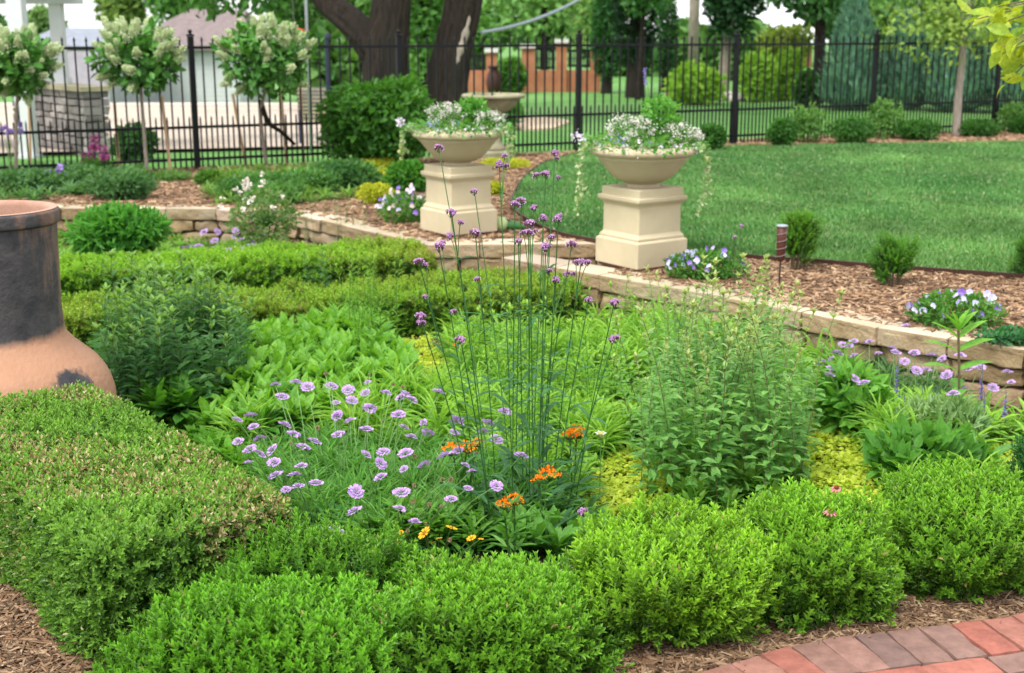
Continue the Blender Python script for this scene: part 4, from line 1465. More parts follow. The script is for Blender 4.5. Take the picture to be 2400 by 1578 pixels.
stem_clump("fine_stemmed_perennial", "fine stemmed bright green perennial crowding round the verbena stems", "plant", in_poly([at(x, y, -0.1)[:2] for x, y in ((1010, 1010), (1180, 1060), (1420, 1050), (1480, 900), (1250, 850), (1020, 880))], 60), airy, (0.20, 0.38), -0.11)
grey = [stem_mesh("leafy_stem", 1.0, 30, (0.09, 0.12), 0.10, (0.12, 0.24, 0.10), (0.18, 0.31, 0.14), (0.28, 0.36, 0.18), s, False, 55, 25, 0.08, 10, (0.14, 0.16, 0.08), 0.004, 0.05, 0.3) for s in (41, 42)]
stem_clump("wispy_perennial", "wispy grey green stems in front of the tan wall behind the hedges", "plant", in_poly([at(x, y, -0.1)[:2] for x, y in ((700, 610), (870, 625), (860, 580), (720, 570))], 22), grey, (0.36, 0.55), -0.13)
stem_clump("wispy_perennial", "pair of wispy pale stems standing up from the low hedge", "plant", [at(735, 760, -0.1)[:2], at(765, 765, -0.1)[:2], at(745, 750, -0.1)[:2]], dark, (0.42, 0.5), -0.11)


filler(dk_, lp, 1800, 0.40, (0.05, 0.085), 0.2, (0.035, 0.13, 0.035), (0.10, 0.26, 0.065))


# broad leaved rosettes
def rosette(k, l, w, e0, e1, seed, curl=0.3, n=4):
    g = np.random.default_rng(seed)
    T, F = leaf_arch(w, 0.05, curl, n, 0.62)
    mb = MB()
    a = np.arange(k) * 2.39996 + g.uniform(0, 1, k)
    el = R(e0) + (R(e1) - R(e0)) * np.linspace(0, 1, k) + g.normal(size=k) * 0.12
    D = np.stack([np.cos(el) * np.cos(a), np.cos(el) * np.sin(a), np.sin(el)], 1)
    U = np.stack([-np.sin(el) * np.cos(a), -np.sin(el) * np.sin(a), np.cos(el)], 1)
    P = np.stack([0.01 * np.cos(a), 0.01 * np.sin(a), np.linspace(0, 0.25, k) * l], 1)
    scatter(mb, (T, F), P, D, U, l * g.uniform(0.75, 1.1, k), np.repeat(np.linspace(0, 1, k)[:, None], 3, 1))
    return np.concatenate(mb.v), np.vstack([f for f in mb.f]), np.concatenate(mb.c)[:, 0]


def rosettes(mb, pts, z, tm, sc, ca, cb, lean=0.15):
    for q, (V, F, tn) in enumerate(tm):
        P = pts[q::len(tm)]
        N = len(P)
        if N == 0:
            continue
        zz = z[q::len(tm)] if np.ndim(z) else np.full(N, z)
        d = norm(np.hstack([rng.normal(size=(N, 2)), np.zeros((N, 1))]))
        up = norm(rng.normal(size=(N, 3)) * lean + (0, 0, 1))
        s = sc[q::len(tm)] if np.ndim(sc) else np.full(N, sc)
        t = np.clip(0.75 * tn[None] + 0.12 + rng.normal(size=(N, 1)) * 0.2, 0, 1)
        # template: its z is up; keep y along d, z along up
        scatter(mb, (V, F), np.hstack([P, zz[:, None]]), d - up * (d * up).sum(1, keepdims=True), up, s, mixc(ca, cb, t))


ROS = [rosette(14, 1.0, 0.16, 20, 80, s) for s in (1, 2, 3, 4)]
ROSN = [rosette(16, 1.0, 0.085, 25, 82, s, 0.45) for s in (5, 6, 7)]
ROSF = [rosette(26, 1.0, 0.032, 15, 85, s, 0.5) for s in (15, 16, 17)]
ROSR = [rosette(12, 1.0, 0.30, 5, 60, s, 0.2, 3) for s in (8, 9)]

bl_poly = [at(x, y, -0.1)[:2] for x, y in ((480, 1050), (620, 1075), (800, 1030), (960, 1000), (960, 900), (880, 830), (640, 820), (560, 880), (540, 980))]
t = thing("broad_leaf_perennial", "wide patch of glossy broad green leaves behind the lavender flowers", "plant", (*np.mean(bl_poly, 0), -0.11))
P = in_poly(bl_poly, 330)
mb = MB(); rosettes(mb, P, 0.05 + 0.15 * vnoise(np.hstack([P, P[:, :1]]), 2.5, 4) - 0.11, ROS, rng.uniform(0.09, 0.145, 330), (0.06, 0.22, 0.025), (0.19, 0.43, 0.05)); mb.build("leaves", M_LEAF, t)
q_ = [at(x, y, -0.1)[:2] for x, y in ((340, 1010), (440, 1040), (440, 990), (360, 970))]
t = thing("broad_leaf_perennial", "small group of pointed broad leaves between the clipped hedge and the dark stems", "plant", (*np.mean(q_, 0), -0.11))
mb = MB(); rosettes(mb, in_poly(q_, 12), -0.02, ROS, 0.17, (0.06, 0.22, 0.03), (0.13, 0.36, 0.04)); mb.build("leaves", M_LEAF, t)

# golden creeping cover on the soil
GOLD = [[(1360, 1180), (1395, 1090), (1450, 1040), (1510, 1040), (1590, 1130), (1590, 1230), (1440, 1260)], [(1880, 905), (1960, 1000), (2070, 1065), (2090, 1200), (1960, 1260), (1850, 1230), (1880, 1040)],
        [(850, 850), (880, 800), (1010, 790), (1075, 860), (1050, 910), (900, 920)], [(1380, 965), (1440, 935), (1500, 950), (1500, 1010), (1420, 1020)], [(2260, 1040), (2400, 1030), (2440, 1130), (2330, 1130)], [(820, 1330), (920, 1330), (930, 1420), (840, 1440)]]
GP = [[at(x, y, -0.08)[:2] for x, y in g_] for g_ in GOLD]
mb = MB()
for g_ in GP:
    a_ = np.asarray(g_)
    ar = 0.5 * abs(np.dot(a_[:, 0], np.roll(a_[:, 1], 1)) - np.dot(a_[:, 1], np.roll(a_[:, 0], 1)))
    n = int(ar * 9500)
    P = in_poly(g_, n)
    zz = zlow(P[:, 0], P[:, 1]) + 0.01 + 0.055 * vnoise(np.hstack([P, P[:, :1] * 0]), 9, 3) * rng.random(n)
    d = rand_dirs(n) * (1, 1, 0.45)
    scatter(mb, leaf6(0.45, 0.05, 0.1), np.hstack([P, zz[:, None]]), d, rng.normal(size=(n, 3)) * 0.35 + (0, 0, 1), rng.uniform(0.016, 0.03, n),
            mixc((0.38, 0.52, 0.04), (0.64, 0.72, 0.10), np.clip(rng.random(n) * 0.7 + 0.4 * (vnoise(np.hstack([P, P]) [:, :3], 12, 2) - 0.3), 0, 1)))
o = mb.build("golden_ground_cover", M_LEAF); o["kind"] = "stuff"

FINE_ = [at(x, y, -0.1)[:2] for x, y in ((600, 1170), (780, 1290), (980, 1320), (1250, 1290), (1330, 1220), (1150, 1120), (850, 1080), (600, 1080))]
fp_ = [at(x, y, -0.1)[:2] for x, y in ((1870, 860), (2050, 960), (2400, 1030), (2400, 930), (2130, 880), (1950, 830))]
# the leafy undergrowth that fills the beds
ALL = [at(x, y, -0.1)[:2] for x, y in ((560, 1130), (760, 1270), (1000, 1310), (1350, 1270), (1700, 1200), (2080, 1190), (2450, 1180), (2450, 1020), (2100, 930), (1850, 850), (1500, 765), (1340, 800), (900, 810), (560, 810), (460, 980))]
def under(poly, n, smin, smax, ca, cb, tm, avoid=(), z0=0.0, zv=0.08, seed=2, noise=2.2):
    P = in_poly(poly, n)
    for a_ in avoid:
        P = P[~inside(a_, P)]
    hN = vnoise(np.hstack([P, P[:, :1] * 0]), noise, seed)
    mb = MB()
    rosettes(mb, P, zlow(P[:, 0], P[:, 1]) + z0 + zv * hN * rng.random(len(P)), tm, smin + (smax - smin) * np.clip(hN + rng.normal(size=len(P)) * 0.15, 0, 1), ca, cb)
    o = mb.build("leafy_undergrowth", M_LEAF)
    o["kind"] = "stuff"


NOT = GP + [rp_, FINE_, fp_]
under(ALL, 1150, 0.07, 0.17, (0.11, 0.31, 0.035), (0.30, 0.54, 0.07), ROSN, NOT, seed=2, zv=0.12)
under(ALL, 420, 0.05, 0.10, (0.11, 0.30, 0.035), (0.26, 0.51, 0.065), ROS, NOT, seed=6)
under(ALL, 700, 0.10, 0.22, (0.12, 0.32, 0.04), (0.30, 0.54, 0.08), ROSF, NOT, seed=23, zv=0.14)
under(rp_, 320, 0.06, 0.12, (0.10, 0.28, 0.04), (0.24, 0.46, 0.08), ROS, GP, seed=8)
under([at(x, y, -0.1)[:2] for x, y in ((120, 640), (420, 640), (700, 610), (1000, 620), (980, 590), (880, 575), (690, 545), (480, 540), (120, 540))], 520, 0.06, 0.13, (0.08, 0.22, 0.03), (0.20, 0.40, 0.06), ROSN, seed=9, zv=0.03)
under([at(x, y, -0.1)[:2] for x, y in ((120, 780), (560, 770), (900, 720), (1200, 690), (1000, 680), (650, 715), (120, 720))], 300, 0.08, 0.15, (0.06, 0.2, 0.025), (0.20, 0.40, 0.05), ROSN, seed=12)
under([at(x, y, -0.1)[:2] for x, y in ((400, 1010), (500, 1090), (640, 1190), (760, 1270), (700, 1160), (560, 1060), (470, 1000))], 150, 0.08, 0.14, (0.06, 0.21, 0.025), (0.16, 0.40, 0.045), ROS, seed=19)
under([at(x, y, -0.1)[:2] for x, y in ((1180, 1270), (1400, 1240), (1420, 1330), (1200, 1360))], 45, 0.07, 0.13, (0.05, 0.18, 0.03), (0.13, 0.34, 0.05), ROS, seed=20)
FINE = [at(x, y, -0.1)[:2] for x, y in ((600, 1170), (780, 1290), (980, 1320), (1250, 1290), (1330, 1220), (1150, 1120), (850, 1080), (600, 1080))]
under(FINE, 460, 0.06, 0.11, (0.04, 0.17, 0.03), (0.10, 0.29, 0.05), ROSN, GP, seed=15, zv=0.05)


# ---------------------------------------------------------------- flowers
def flower_mesh(name, kind):
    mb = MB()
    g = np.random.default_rng(hash(kind) % 1000 if False else sum(map(ord, kind)))
    if kind == "scabiosa":
        for ring, (n, r0, l, el, c0, c1) in enumerate(((13, 0.38, 0.66, 2, (0.43, 0.27, 0.58), (0.57, 0.40, 0.71)), (13, 0.26, 0.52, 20, (0.46, 0.30, 0.61), (0.61, 0.44, 0.74)), (12, 0.14, 0.38, 44, (0.45, 0.29, 0.57), (0.56, 0.39, 0.67)))):
            a = np.arange(n) * 2 * math.pi / n + ring * 0.3 + g.normal(size=n) * 0.08
            e = R(el) + g.normal(size=n) * 0.12
            D = np.stack([np.cos(e) * np.cos(a), np.cos(e) * np.sin(a), np.sin(e)], 1)
            P = np.stack([r0 * np.cos(a), r0 * np.sin(a), np.full(n, 0.10 * ring)], 1)
            U = np.stack([0 * a, 0 * a, 0 * a + 1], 1) + g.normal(size=(n, 3)) * 0.25
            V = np.array([(0, 0, 0), (0.28, 0.5, 0.06), (0.36, 0.85, -0.02), (0.15, 0.95, 0.05), (0.0, 1.08, -0.04), (-0.16, 0.94, 0.05), (-0.36, 0.84, -0.02), (-0.28, 0.5, 0.06)])
            scatter(mb, (V, np.array([(0, 1, 2, 3), (0, 3, 4, 5), (0, 5, 6, 7)])), P, D, U, l * g.uniform(0.85, 1.1, n), mixc(c0, c1, g.random(n)))
        n = 34
        a, r = g.uniform(0, 6.28, n), 0.34 * np.sqrt(g.random(n))
        P = np.stack([r * np.cos(a), r * np.sin(a), 0.24 + 0.14 * (1 - r / 0.34)], 1)
        scatter(mb, leaf6(0.4, 0.2, 0), P, g.normal(size=(n, 3)) * 0.4 + (0, 0, 1), g.normal(size=(n, 3)), 0.13, mixc((0.50, 0.38, 0.62), (0.62, 0.52, 0.60), g.random(n)))
        lathe(mb, [(0.02, -0.22), (0.16, -0.1), (0.26, 0.02), (0.2, 0.08)], (0, 0, 0), 8, (0.10, 0.22, 0.06))
    elif kind == "seed":
        n = 60
        d = norm(g.normal(size=(n, 3)) + (0, 0, 0.4))
        scatter(mb, leaf6(0.4, 0.2, 0), d * 0.22, d, g.normal(size=(n, 3)), g.uniform(0.25, 0.4, n), mixc((0.24, 0.17, 0.09), (0.42, 0.33, 0.20), g.random(n)))
        core(mb, (0, 0, 0), (0.27, 0.27, 0.24), np.array((0.22, 0.17, 0.08)))
    elif kind == "verbena":
        for k in range(7):
            a, rr = k * 2.39996, 0.62 * math.sqrt(k / 7)
            c = np.array((rr * math.cos(a), rr * math.sin(a), 0.15 - 0.28 * (k / 7) ** 1.5 + g.normal() * 0.05))
            n = 20
            d = norm(g.normal(size=(n, 3)) + (0, 0, 0.9))
            scatter(mb, leaf6(0.42, 0.0, 0.1), c + d * 0.17, d + g.normal(size=(n, 3)) * 0.5, d + g.normal(size=(n, 3)) * 0.3, g.uniform(0.16, 0.28, n), mixc((0.38, 0.17, 0.42), (0.68, 0.46, 0.70), g.random(n)))
            lathe(mb, [(0.02, -0.42), (0.11, -0.22), (0.17, 0.02), (0.12, 0.12)], c, 7, (0.13, 0.05, 0.09))
            tube(mb, [(0, 0, -0.75), c * (0.7, 0.7, 1) + (0, 0, -0.42)], 0.03, 4, (0.07, 0.13, 0.05))
    elif kind == "butterfly":
        n = 90
        a, r = g.uniform(0, 6.28, n), np.sqrt(g.random(n))
        P = np.stack([r * np.cos(a), r * np.sin(a), 0.45 * (1 - r * r) + g.normal(size=n) * 0.07], 1)
        scatter(mb, leaf6(0.35, 0.1, 0.2), P, g.normal(size=(n, 3)) * 0.7 + (0, 0, 0.7), g.normal(size=(n, 3)), g.uniform(0.16, 0.3, n), mixc((0.84, 0.15, 0.005), (0.95, 0.32, 0.01), g.random(n)))
        n = 26
        a = g.uniform(0, 6.28, n)
        scatter(mb, leaf6(0.2, 0.1, 0), np.tile((0, 0, -0.5), (n, 1)), np.stack([np.cos(a) * 0.8, np.sin(a) * 0.8, 0.55 + 0 * a], 1), g.normal(size=(n, 3)), 0.85, np.array((0.10, 0.24, 0.05)))
    elif kind == "daisy":
        n = 9
        a = np.arange(n) * 2 * math.pi / n
        D = np.stack([np.cos(a), np.sin(a), 0.12 + 0 * a], 1)
        V = np.array([(0, 0, 0), (0.2, 0.5, 0.05), (0.26, 0.9, 0.0), (0.09, 0.85, 0), (0, 1.0, 0), (-0.09, 0.85, 0), (-0.26, 0.9, 0), (-0.2, 0.5, 0.05)])
        scatter(mb, (V, np.array([(0, 1, 2, 3), (0, 3, 4, 5), (0, 5, 6, 7)])), D * 0.2, D, (0, 0, 1.0), 0.8, mixc((0.80, 0.38, 0.01), (0.90, 0.52, 0.02), g.random(n)))
        core(mb, (0, 0, 0.06), (0.28, 0.28, 0.14), np.array((0.30, 0.13, 0.02)))
        lathe(mb, [(0.03, -0.25), (0.18, -0.06), (0.2, 0.02)], (0, 0, 0), 8, (0.12, 0.24, 0.05))
    elif kind == "cone":
        n = 11
        a = np.arange(n) * 2 * math.pi / n
        D = np.stack([np.cos(a), np.sin(a), -0.2 + 0 * a], 1)
        scatter(mb, leaf6(0.2, 0.03, 0.15), D * 0.25, D, (0, 0, 1.0), 0.75, mixc((0.55, 0.16, 0.22), (0.65, 0.30, 0.33), g.random(n)))
        n = 50
        d = norm(g.normal(size=(n, 3)) + (0, 0, 0.6))
        scatter(mb, leaf6(0.3, 0, 0), d * (0.28, 0.28, 0.22), d, g.normal(size=(n, 3)), 0.16, mixc((0.26, 0.06, 0.02), (0.48, 0.17, 0.03), g.random(n)))
        core(mb, (0, 0, 0.02), (0.29, 0.29, 0.22), np.array((0.16, 0.05, 0.02)))
    elif kind.startswith("pansy"):
        c0, c1 = {"pansy_violet": ((0.16, 0.08, 0.42), (0.34, 0.24, 0.66)), "pansy_pale": ((0.42, 0.40, 0.74), (0.72, 0.70, 0.84)), "pansy_pink": ((0.62, 0.46, 0.50), (0.76, 0.70, 0.66))}[kind]
        V = np.array([(0, 0, 0), (0.42, 0.35, 0.04), (0.5, 0.75, 0.02), (0.2, 1.05, -0.05), (-0.2, 1.05, -0.05), (-0.5, 0.75, 0.02), (-0.42, 0.35, 0.04)])
        a = np.array((90, 35, 145, 215, 325, 270)) * math.pi / 180
        a = a[[0, 1, 2, 3, 4]]
        D = np.stack([np.cos(a), 0 * a, np.sin(a)], 1)
        cc = mixc(c0, c1, np.array((0.0, 0.15, 0.15, 0.8, 0.8)))
        scatter(mb, (V, np.array([(0, 1, 2, 3), (0, 3, 4, 0), (0, 4, 5, 6)])[:, :4]) if False else (V, [np.array([(0, 1, 2, 3, 4, 5, 6)])]), np.stack([0 * a, -0.02 * np.arange(5), 0 * a], 1), D, (0, -1.0, 0.15), 0.62, cc)
        lathe(mb, [(0.01, -0.05), (0.09, 0.0), (0.01, 0.06)], (0, -0.12, -0.05), 7, (0.75, 0.50, 0.03))
    return mb.mesh(name, [M_PETAL])


FM = {k: flower_mesh("flower_head", k) for k in ("scabiosa", "seed", "verbena", "butterfly", "daisy", "cone", "pansy_violet", "pansy_pale", "pansy_pink")}


def flower_on_stem(t, base, tip, fm, size, col=(0.10, 0.24, 0.06), rad=0.0016, bow=0.15, tilt=0.35, leaf=None):
    """one stem with its flower head, stem a part of the plant and the head a part of the stem"""
    loc = np.array(t.location)
    base, tip = np.asarray(base, float), np.asarray(tip, float)
    mid = base * 0.5 + tip * 0.5
    mid[:2] = base[:2] * (0.5 + bow) + tip[:2] * (0.5 - bow)
    P = smooth_line([base, mid, tip], 6)
    mb = MB()
    tube(mb, P, np.linspace(rad * 1.2, rad, len(P)), 5, np.asarray(col))
    if leaf:
        leaf(mb, P)
    st = mb.build("flower_stem", M_STEM if not leaf else M_LEAF, t)
    h = put("flower_head", fm, st, tip - loc, (rng.normal() * tilt, rng.normal() * tilt, rng.uniform(0, 6.28)), size)
    return st, h


b1, b2, b3, b4 = lambda x, y: (x * 0.4012, y * 0.4012 + 950), lambda x, y: (x * 0.4012 + 800, y * 0.4012 + 950), lambda x, y: (x / 2.845 + 800, y / 2.845 + 450), lambda x, y: (x / 2.845, y / 2.845 + 450)
SC = [b1(*p) for p in ((1385, 85), (1465, 60), (1480, 125), (1665, 115), (1520, 195), (1715, 170), (1390, 212), (1460, 258), (1520, 285), (1590, 262), (1450, 335), (1600, 333), (1760, 355), (1610, 410), (1720, 408), (1670, 492), (1740, 475), (1845, 455), (1960, 730), (1770, 245), (1835, 212), (1970, 58), (1975, 172))]
SC += [b2(*p) for p in ((50, 90), (145, 140), (335, 55), (480, 100), (410, 185), (365, 128), (505, 162), (660, 160), (675, 90), (950, 38), (145, 288), (245, 272), (230, 340), (365, 372), (375, 280), (485, 348), (230, 420), (605, 295), (680, 265), (725, 350), (85, 505), (350, 510), (340, 605), (75, 620), (430, 680), (740, 485), (905, 470), (1050, 295), (830, 155), (905, 200), (640, 548), (165, 18), (760, 385), (860, 105))]
SC += [b3(*p) for p in ((45, 1320), (70, 1390), (160, 1340), (175, 1270), (300, 1340), (400, 1370), (430, 1350), (470, 1385), (190, 1440), (380, 1485), (60, 1525), (545, 1535), (775, 1525), (650, 1335), (1090, 1465))]
SC += [b4(*p) for p in ((1835, 1285), (1880, 1365), (1975, 1270), (2050, 1300), (2210, 1295), (2240, 1405), (2245, 1490))]
SEED = [b2(*p) for p in ((425, 470), (640, 435), (515, 580), (430, 300), (420, 565), (585, 590), (245, 95), (790, 280), (590, 435))] + [b1(*p) for p in ((1605, 190), (1855, 135), (1700, 225))] + [b4(2170, 1210), b3(190, 1215), b3(345, 1285), b3(410, 1300)]


def scab_clump(label, heads, seeds, zt, root_px, size, group="lavender pincushion flower clumps", kr=0.35, seedn=1):
    c = at(*root_px, -0.1)
    t = thing("pincushion_flower", label, "flower", c, group)
    for lst, fm, sz in ((heads, FM["scabiosa"], size), (seeds, FM["seed"], size * 0.62)):
        for p in lst:
            tip = at(p[0], p[1], zt + rng.uniform(-0.04, 0.04))
            # the stem springs from the ground nearer the middle of the clump
            base = np.array((c[0] + (tip[0] - c[0]) * (1 - kr) + rng.normal() * 0.03, c[1] + (tip[1] - c[1]) * (1 - kr) + rng.normal() * 0.03, -0.1))
            flower_on_stem(t, base, tip, fm, sz * rng.choice([0.66, 0.85, 0.95, 1.0, 1.05, 1.12]), (0.17, 0.32, 0.11), tilt=0.3)
    return t


t = scab_clump("large clump of lavender pincushion flowers in front of the broad leaves, left of the verbena", SC, SEED, 0.25, (830, 1150), 0.0255)
P = in_poly(FINE, 420)
mb = MB(); rosettes(mb, P, np.full(len(P), -0.08), ROSF, rng.uniform(0.09, 0.17, len(P)), (0.065, 0.235, 0.04), (0.16, 0.39, 0.08)); mb.build("foliage", M_LEAF, t)
b6 = lambda x, y: (x / 2.845 + 1600, y / 2.845 + 450)
SR = [b6(*p) for p in ((1030, 1075), (990, 1112), (920, 1140), (985, 1180), (1070, 1020), (1110, 1030), (1140, 995), (1245, 1000), (1140, 1093), (1305, 1075), (980, 1222), (1025, 1198), (1340, 1235), (1150, 1245), (1205, 1275), (1400, 1045), (1420, 1070), (1545, 965), (1490, 900), (1545, 1072), (1680, 1000), (1725, 1015), (1665, 1090), (1730, 1112), (1560, 1190), (1625, 1185), (1760, 1220), (1480, 1130), (1785, 905), (1740, 925), (1905, 1178), (1985, 1172), (2165, 1200), (2190, 1268), (2070, 1305), (1880, 1310), (1805, 1345), (1850, 1090))]
t = scab_clump("loose clump of lavender pincushion flowers against the stone wall beside the tall green stalk", SR, [], 0.17, (2120, 960), 0.0275, kr=0.3)
fp = [at(x, y, -0.1)[:2] for x, y in ((1890, 880), (2050, 960), (2270, 1005), (2260, 970), (2130, 910), (1950, 850))]
P = in_poly(fp, 130)
mb = MB(); rosettes(mb, P, np.full(len(P), -0.10), ROSF, rng.uniform(0.08, 0.17, len(P)), (0.06, 0.16, 0.05), (0.14, 0.28, 0.10)); mb.build("foliage", M_LEAF, t)
SB = [b4(*p) for p in ((1200, 415), (1225, 375), (1275, 365), (1325, 360), (1300, 410), (1360, 410), (1405, 400), (1430, 380), (1430, 325), (1360, 268), (1450, 265), (1575, 262), (1560, 300), (1610, 320), (1680, 330), (1675, 358), (1745, 275), (1525, 385), (1630, 385), (1240, 430))]
t = scab_clump("small lavender pincushion flower clump behind the browned hedge near the tan wall", SB, [], 0.15, (520, 630), 0.033, kr=0.3)

# tall verbena
t = thing("tall_verbena", "tall thin stemmed purple verbena standing in the middle of the bed", "flower", at(1215, 1240, -0.08))
vroot = np.array(t.location)
VM = [(1170, 385, 4.5), (1301, 358, 4.75), (1279, 408, 4.8), (1058, 498, 4.1), (1207, 479, 4.35), (1222, 471, 4.6), (1251, 487, 4.7), (1273, 511, 4.5), (1309, 511, 4.45), (1242, 524, 4.3), (1239, 545, 4.2), (1215, 566, 4.5),
      (1114, 546, 4.3), (1279, 579, 4.2), (1340, 573, 4.5), (981, 613, 4.15), (1028, 578, 4.2), (1362, 615, 4.3), (1304, 656, 4.5), (985, 741, 4.1), (1080, 797, 3.95), (1440, 709, 4.25), (1439, 794, 4.35), (1028, 346, 5.1),
      (1112, 449, 5.0), (1380, 703, 4.5), (1365, 1200, 4.1)]
VB = [(1182, 366, 0), (1184, 390, 0), (1304, 372, 1), (1256, 411, 2), (1308, 416, 2), (1226, 546, 10), (1253, 544, 10), (1054, 553, 3), (998, 621, 15), (1036, 571, 16), (1350, 615, 17), (1378, 615, 17), (1286, 636, 18), (1328, 642, 18),
      (1344, 642, 18), (986, 756, 19), (1062, 731, 6), (1119, 655, 12), (996, 696, 15), (1079, 521, 3), (1293, 556, 13)]
stems_ = []
for (px, py, Y) in VM:
    tip = deep(px, py, Y)
    bx_ = 1225 + np.clip((px - 1215) * 0.42, -95, 110) + rng.normal() * 14
    base = at(bx_, 1240 + rng.normal() * 14, -0.08)
    base[1] += np.clip((Y - 4.3) * 0.5, -0.2, 0.3)

    def lv(mb, P):
        n = len(P)
        for f in (0.12, 0.24, 0.36, 0.5, 0.66):
            if rng.random() < 0.12:
                continue
            i = f * (n - 1)
            p = P[int(i)] * (1 - i % 1) + P[min(int(i) + 1, n - 1)] * (i % 1)
            a0 = rng.uniform(0, 6.28)
            D, U = [], []
            for q in (0, math.pi):
                el = R(rng.uniform(45, 75))
                a = a0 + q
                D.append((math.sin(el) * math.cos(a), math.sin(el) * math.sin(a), math.cos(el)))
                U.append((-math.cos(a) * math.cos(el), -math.sin(a) * math.cos(el), math.sin(el)))
            scatter(mb, leaf_arch(0.085, 0.03, 0.4, 5), [p, p], D, U, np.array((1, 1)) * rng.uniform(0.10, 0.17) * (1.25 - f), np.tile(np.array((0.055, 0.165, 0.06)) * rng.uniform(0.8, 1.35), (2, 1)))
    st, h = flower_on_stem(t, base, tip, FM["verbena"], rng.uniform(0.022, 0.029), (0.065, 0.19, 0.05), 0.0019, 0.06, 0.25, lv)
    stems_.append((st, base, tip, Y))
for (px, py, k) in VB:
    st, base, tip, Y = stems_[k]
    p = deep(px, py, Y + rng.normal() * 0.03)
    j = tip * 0.86 + base * 0.14
    if p[2] < tip[2] - 0.10:
        j = tip * 0.72 + base * 0.28
    j = np.array((j[0], j[1], min(j[2], p[2] - 0.03)))
    mb = MB(); tube(mb, smooth_line([j, j * 0.4 + p * 0.6 + (p - j) * (-0.1, -0.1, 0.05), p], 4), 0.0015, 5, (0.065, 0.19, 0.05)); mb.build("side_stem", M_STEM, st)
    put("flower_head", FM["verbena"], st, p - vroot, (rng.normal() * 0.3, rng.normal() * 0.3, rng.uniform(0, 6)), rng.uniform(0.015, 0.022))
P = vroot[:2] + rng.normal(size=(14, 2)) * (0.10, 0.07)
mb = MB(); rosettes(mb, P, np.full(14, -0.06), ROSN, rng.uniform(0.10, 0.18, 14), (0.045, 0.15, 0.05), (0.10, 0.26, 0.08)); mb.build("foliage", M_LEAF, t)
# lone verbena by the wood chips
t = thing("tall_verbena", "lone thin verbena stem with two small heads in front of the stone wall", "flower", at(1716, 760, -0.05))
for p in ((1738, 530), (1722, 556)):
    flower_on_stem(t, np.array(t.location), deep(p[0], p[1], 6.8), FM["verbena"], 0.018, (0.10, 0.2, 0.07), 0.002, 0.1)

# butterfly weed (orange)
for lab, hs in (("butterfly weed with one wide bright orange cluster right of the verbena stems", ((1352, 1016, 0.035), (1335, 1022, 0.025))), ("butterfly weed whose orange clusters glow between lavender flowers and verbena", ((1060, 1056, 0.034), (1095, 1050, 0.03), (1118, 1040, 0.022))),
                ("butterfly weed with an orange cluster low behind the verbena stems", ((1287, 1114, 0.034), (1262, 1126, 0.02))), ("butterfly weed with a small half hidden orange cluster near the yellow daisies", ((1205, 1174, 0.026), (1180, 1184, 0.02)))):
    tips = [at(x, y, 0.22) for x, y, s in hs]
    c = np.mean(tips, 0) * (1, 1, 0) + (0, 0.05, -0.1)
    t = thing("butterfly_weed", lab, "flower", c, "orange butterfly weed plants")
    for tp, (x, y, s) in zip(tips, hs):
        def lf(mb, P):
            m = 14
            f = rng.uniform(0.1, 0.9, m)
            pts = np.stack([np.interp(f, np.linspace(0, 1, len(P)), P[:, k]) for k in range(3)], 1)
            scatter(mb, leaf6(0.12, 0.04, 0.1), pts, rand_dirs(m) * (1, 1, 0.4) + (0, 0, 0.45), (0, 0, 1.0), rng.uniform(0.06, 0.09, m), mixc((0.07, 0.24, 0.03), (0.13, 0.34, 0.05), rng.random(m)))
        flower_on_stem(t, c + (rng.normal() * 0.02, 0, 0), tp, FM["butterfly"], s * 1.3, (0.10, 0.22, 0.05), 0.003, 0.1, 0.15, lf)
t = thing("orange_flower", "tiny orange flower far back in front of the low hedge's dark foot", "flower", at(1069, 840, -0.1))
flower_on_stem(t, np.array(t.location), at(1069, 812, 0.05), FM["butterfly"], 0.022, (0.1, 0.2, 0.05), 0.002)
mb = MB(); rosettes(mb, np.array([t.location[:2]]), np.array([-0.1]), ROSN[:1], 0.12, (0.07, 0.24, 0.03), (0.15, 0.36, 0.05)); mb.build("leaves", M_LEAF, t)

# yellow coreopsis
t = thing("yellow_daisy", "yellow daisy like plant with four open flowers just above the broad boxwood", "flower", at(1010, 1290, -0.08))
for (x, y, s, fm) in ((925, 1268, 0.024, "daisy"), (995, 1250, 0.025, "daisy"), (1058, 1238, 0.021, "daisy"), (1105, 1262, 0.017, "daisy"), (955, 1245, 0.014, "seed"), (1054, 1266, 0.014, "seed"), (1030, 1262, 0.010, "daisy"), (1015, 1272, 0.009, "daisy"), (1127, 1264, 0.010, "daisy"), (940, 1248, 0.009, "daisy"), (998, 1228, 0.010, "seed"), (985, 1298, 0.009, "daisy"), (955, 1328, 0.009, "daisy")):
    tp = at(x, y, 0.21)
    flower_on_stem(t, np.array(t.location) * (1, 1, 0) + ((tp[0] - t.location[0]) * 0.5, (tp[1] - t.location[1]) * 0.4, -0.06), tp, FM[fm], s, (0.12, 0.26, 0.05), 0.0016, 0.1, 0.4)
P = np.array(t.location)[:2] + rng.normal(size=(24, 2)) * (0.12, 0.05)
mb = MB(); rosettes(mb, P, np.full(24, -0.05), ROSN, rng.uniform(0.10, 0.17, 24), (0.07, 0.22, 0.03), (0.15, 0.36, 0.05)); mb.build("foliage", M_LEAF, t)

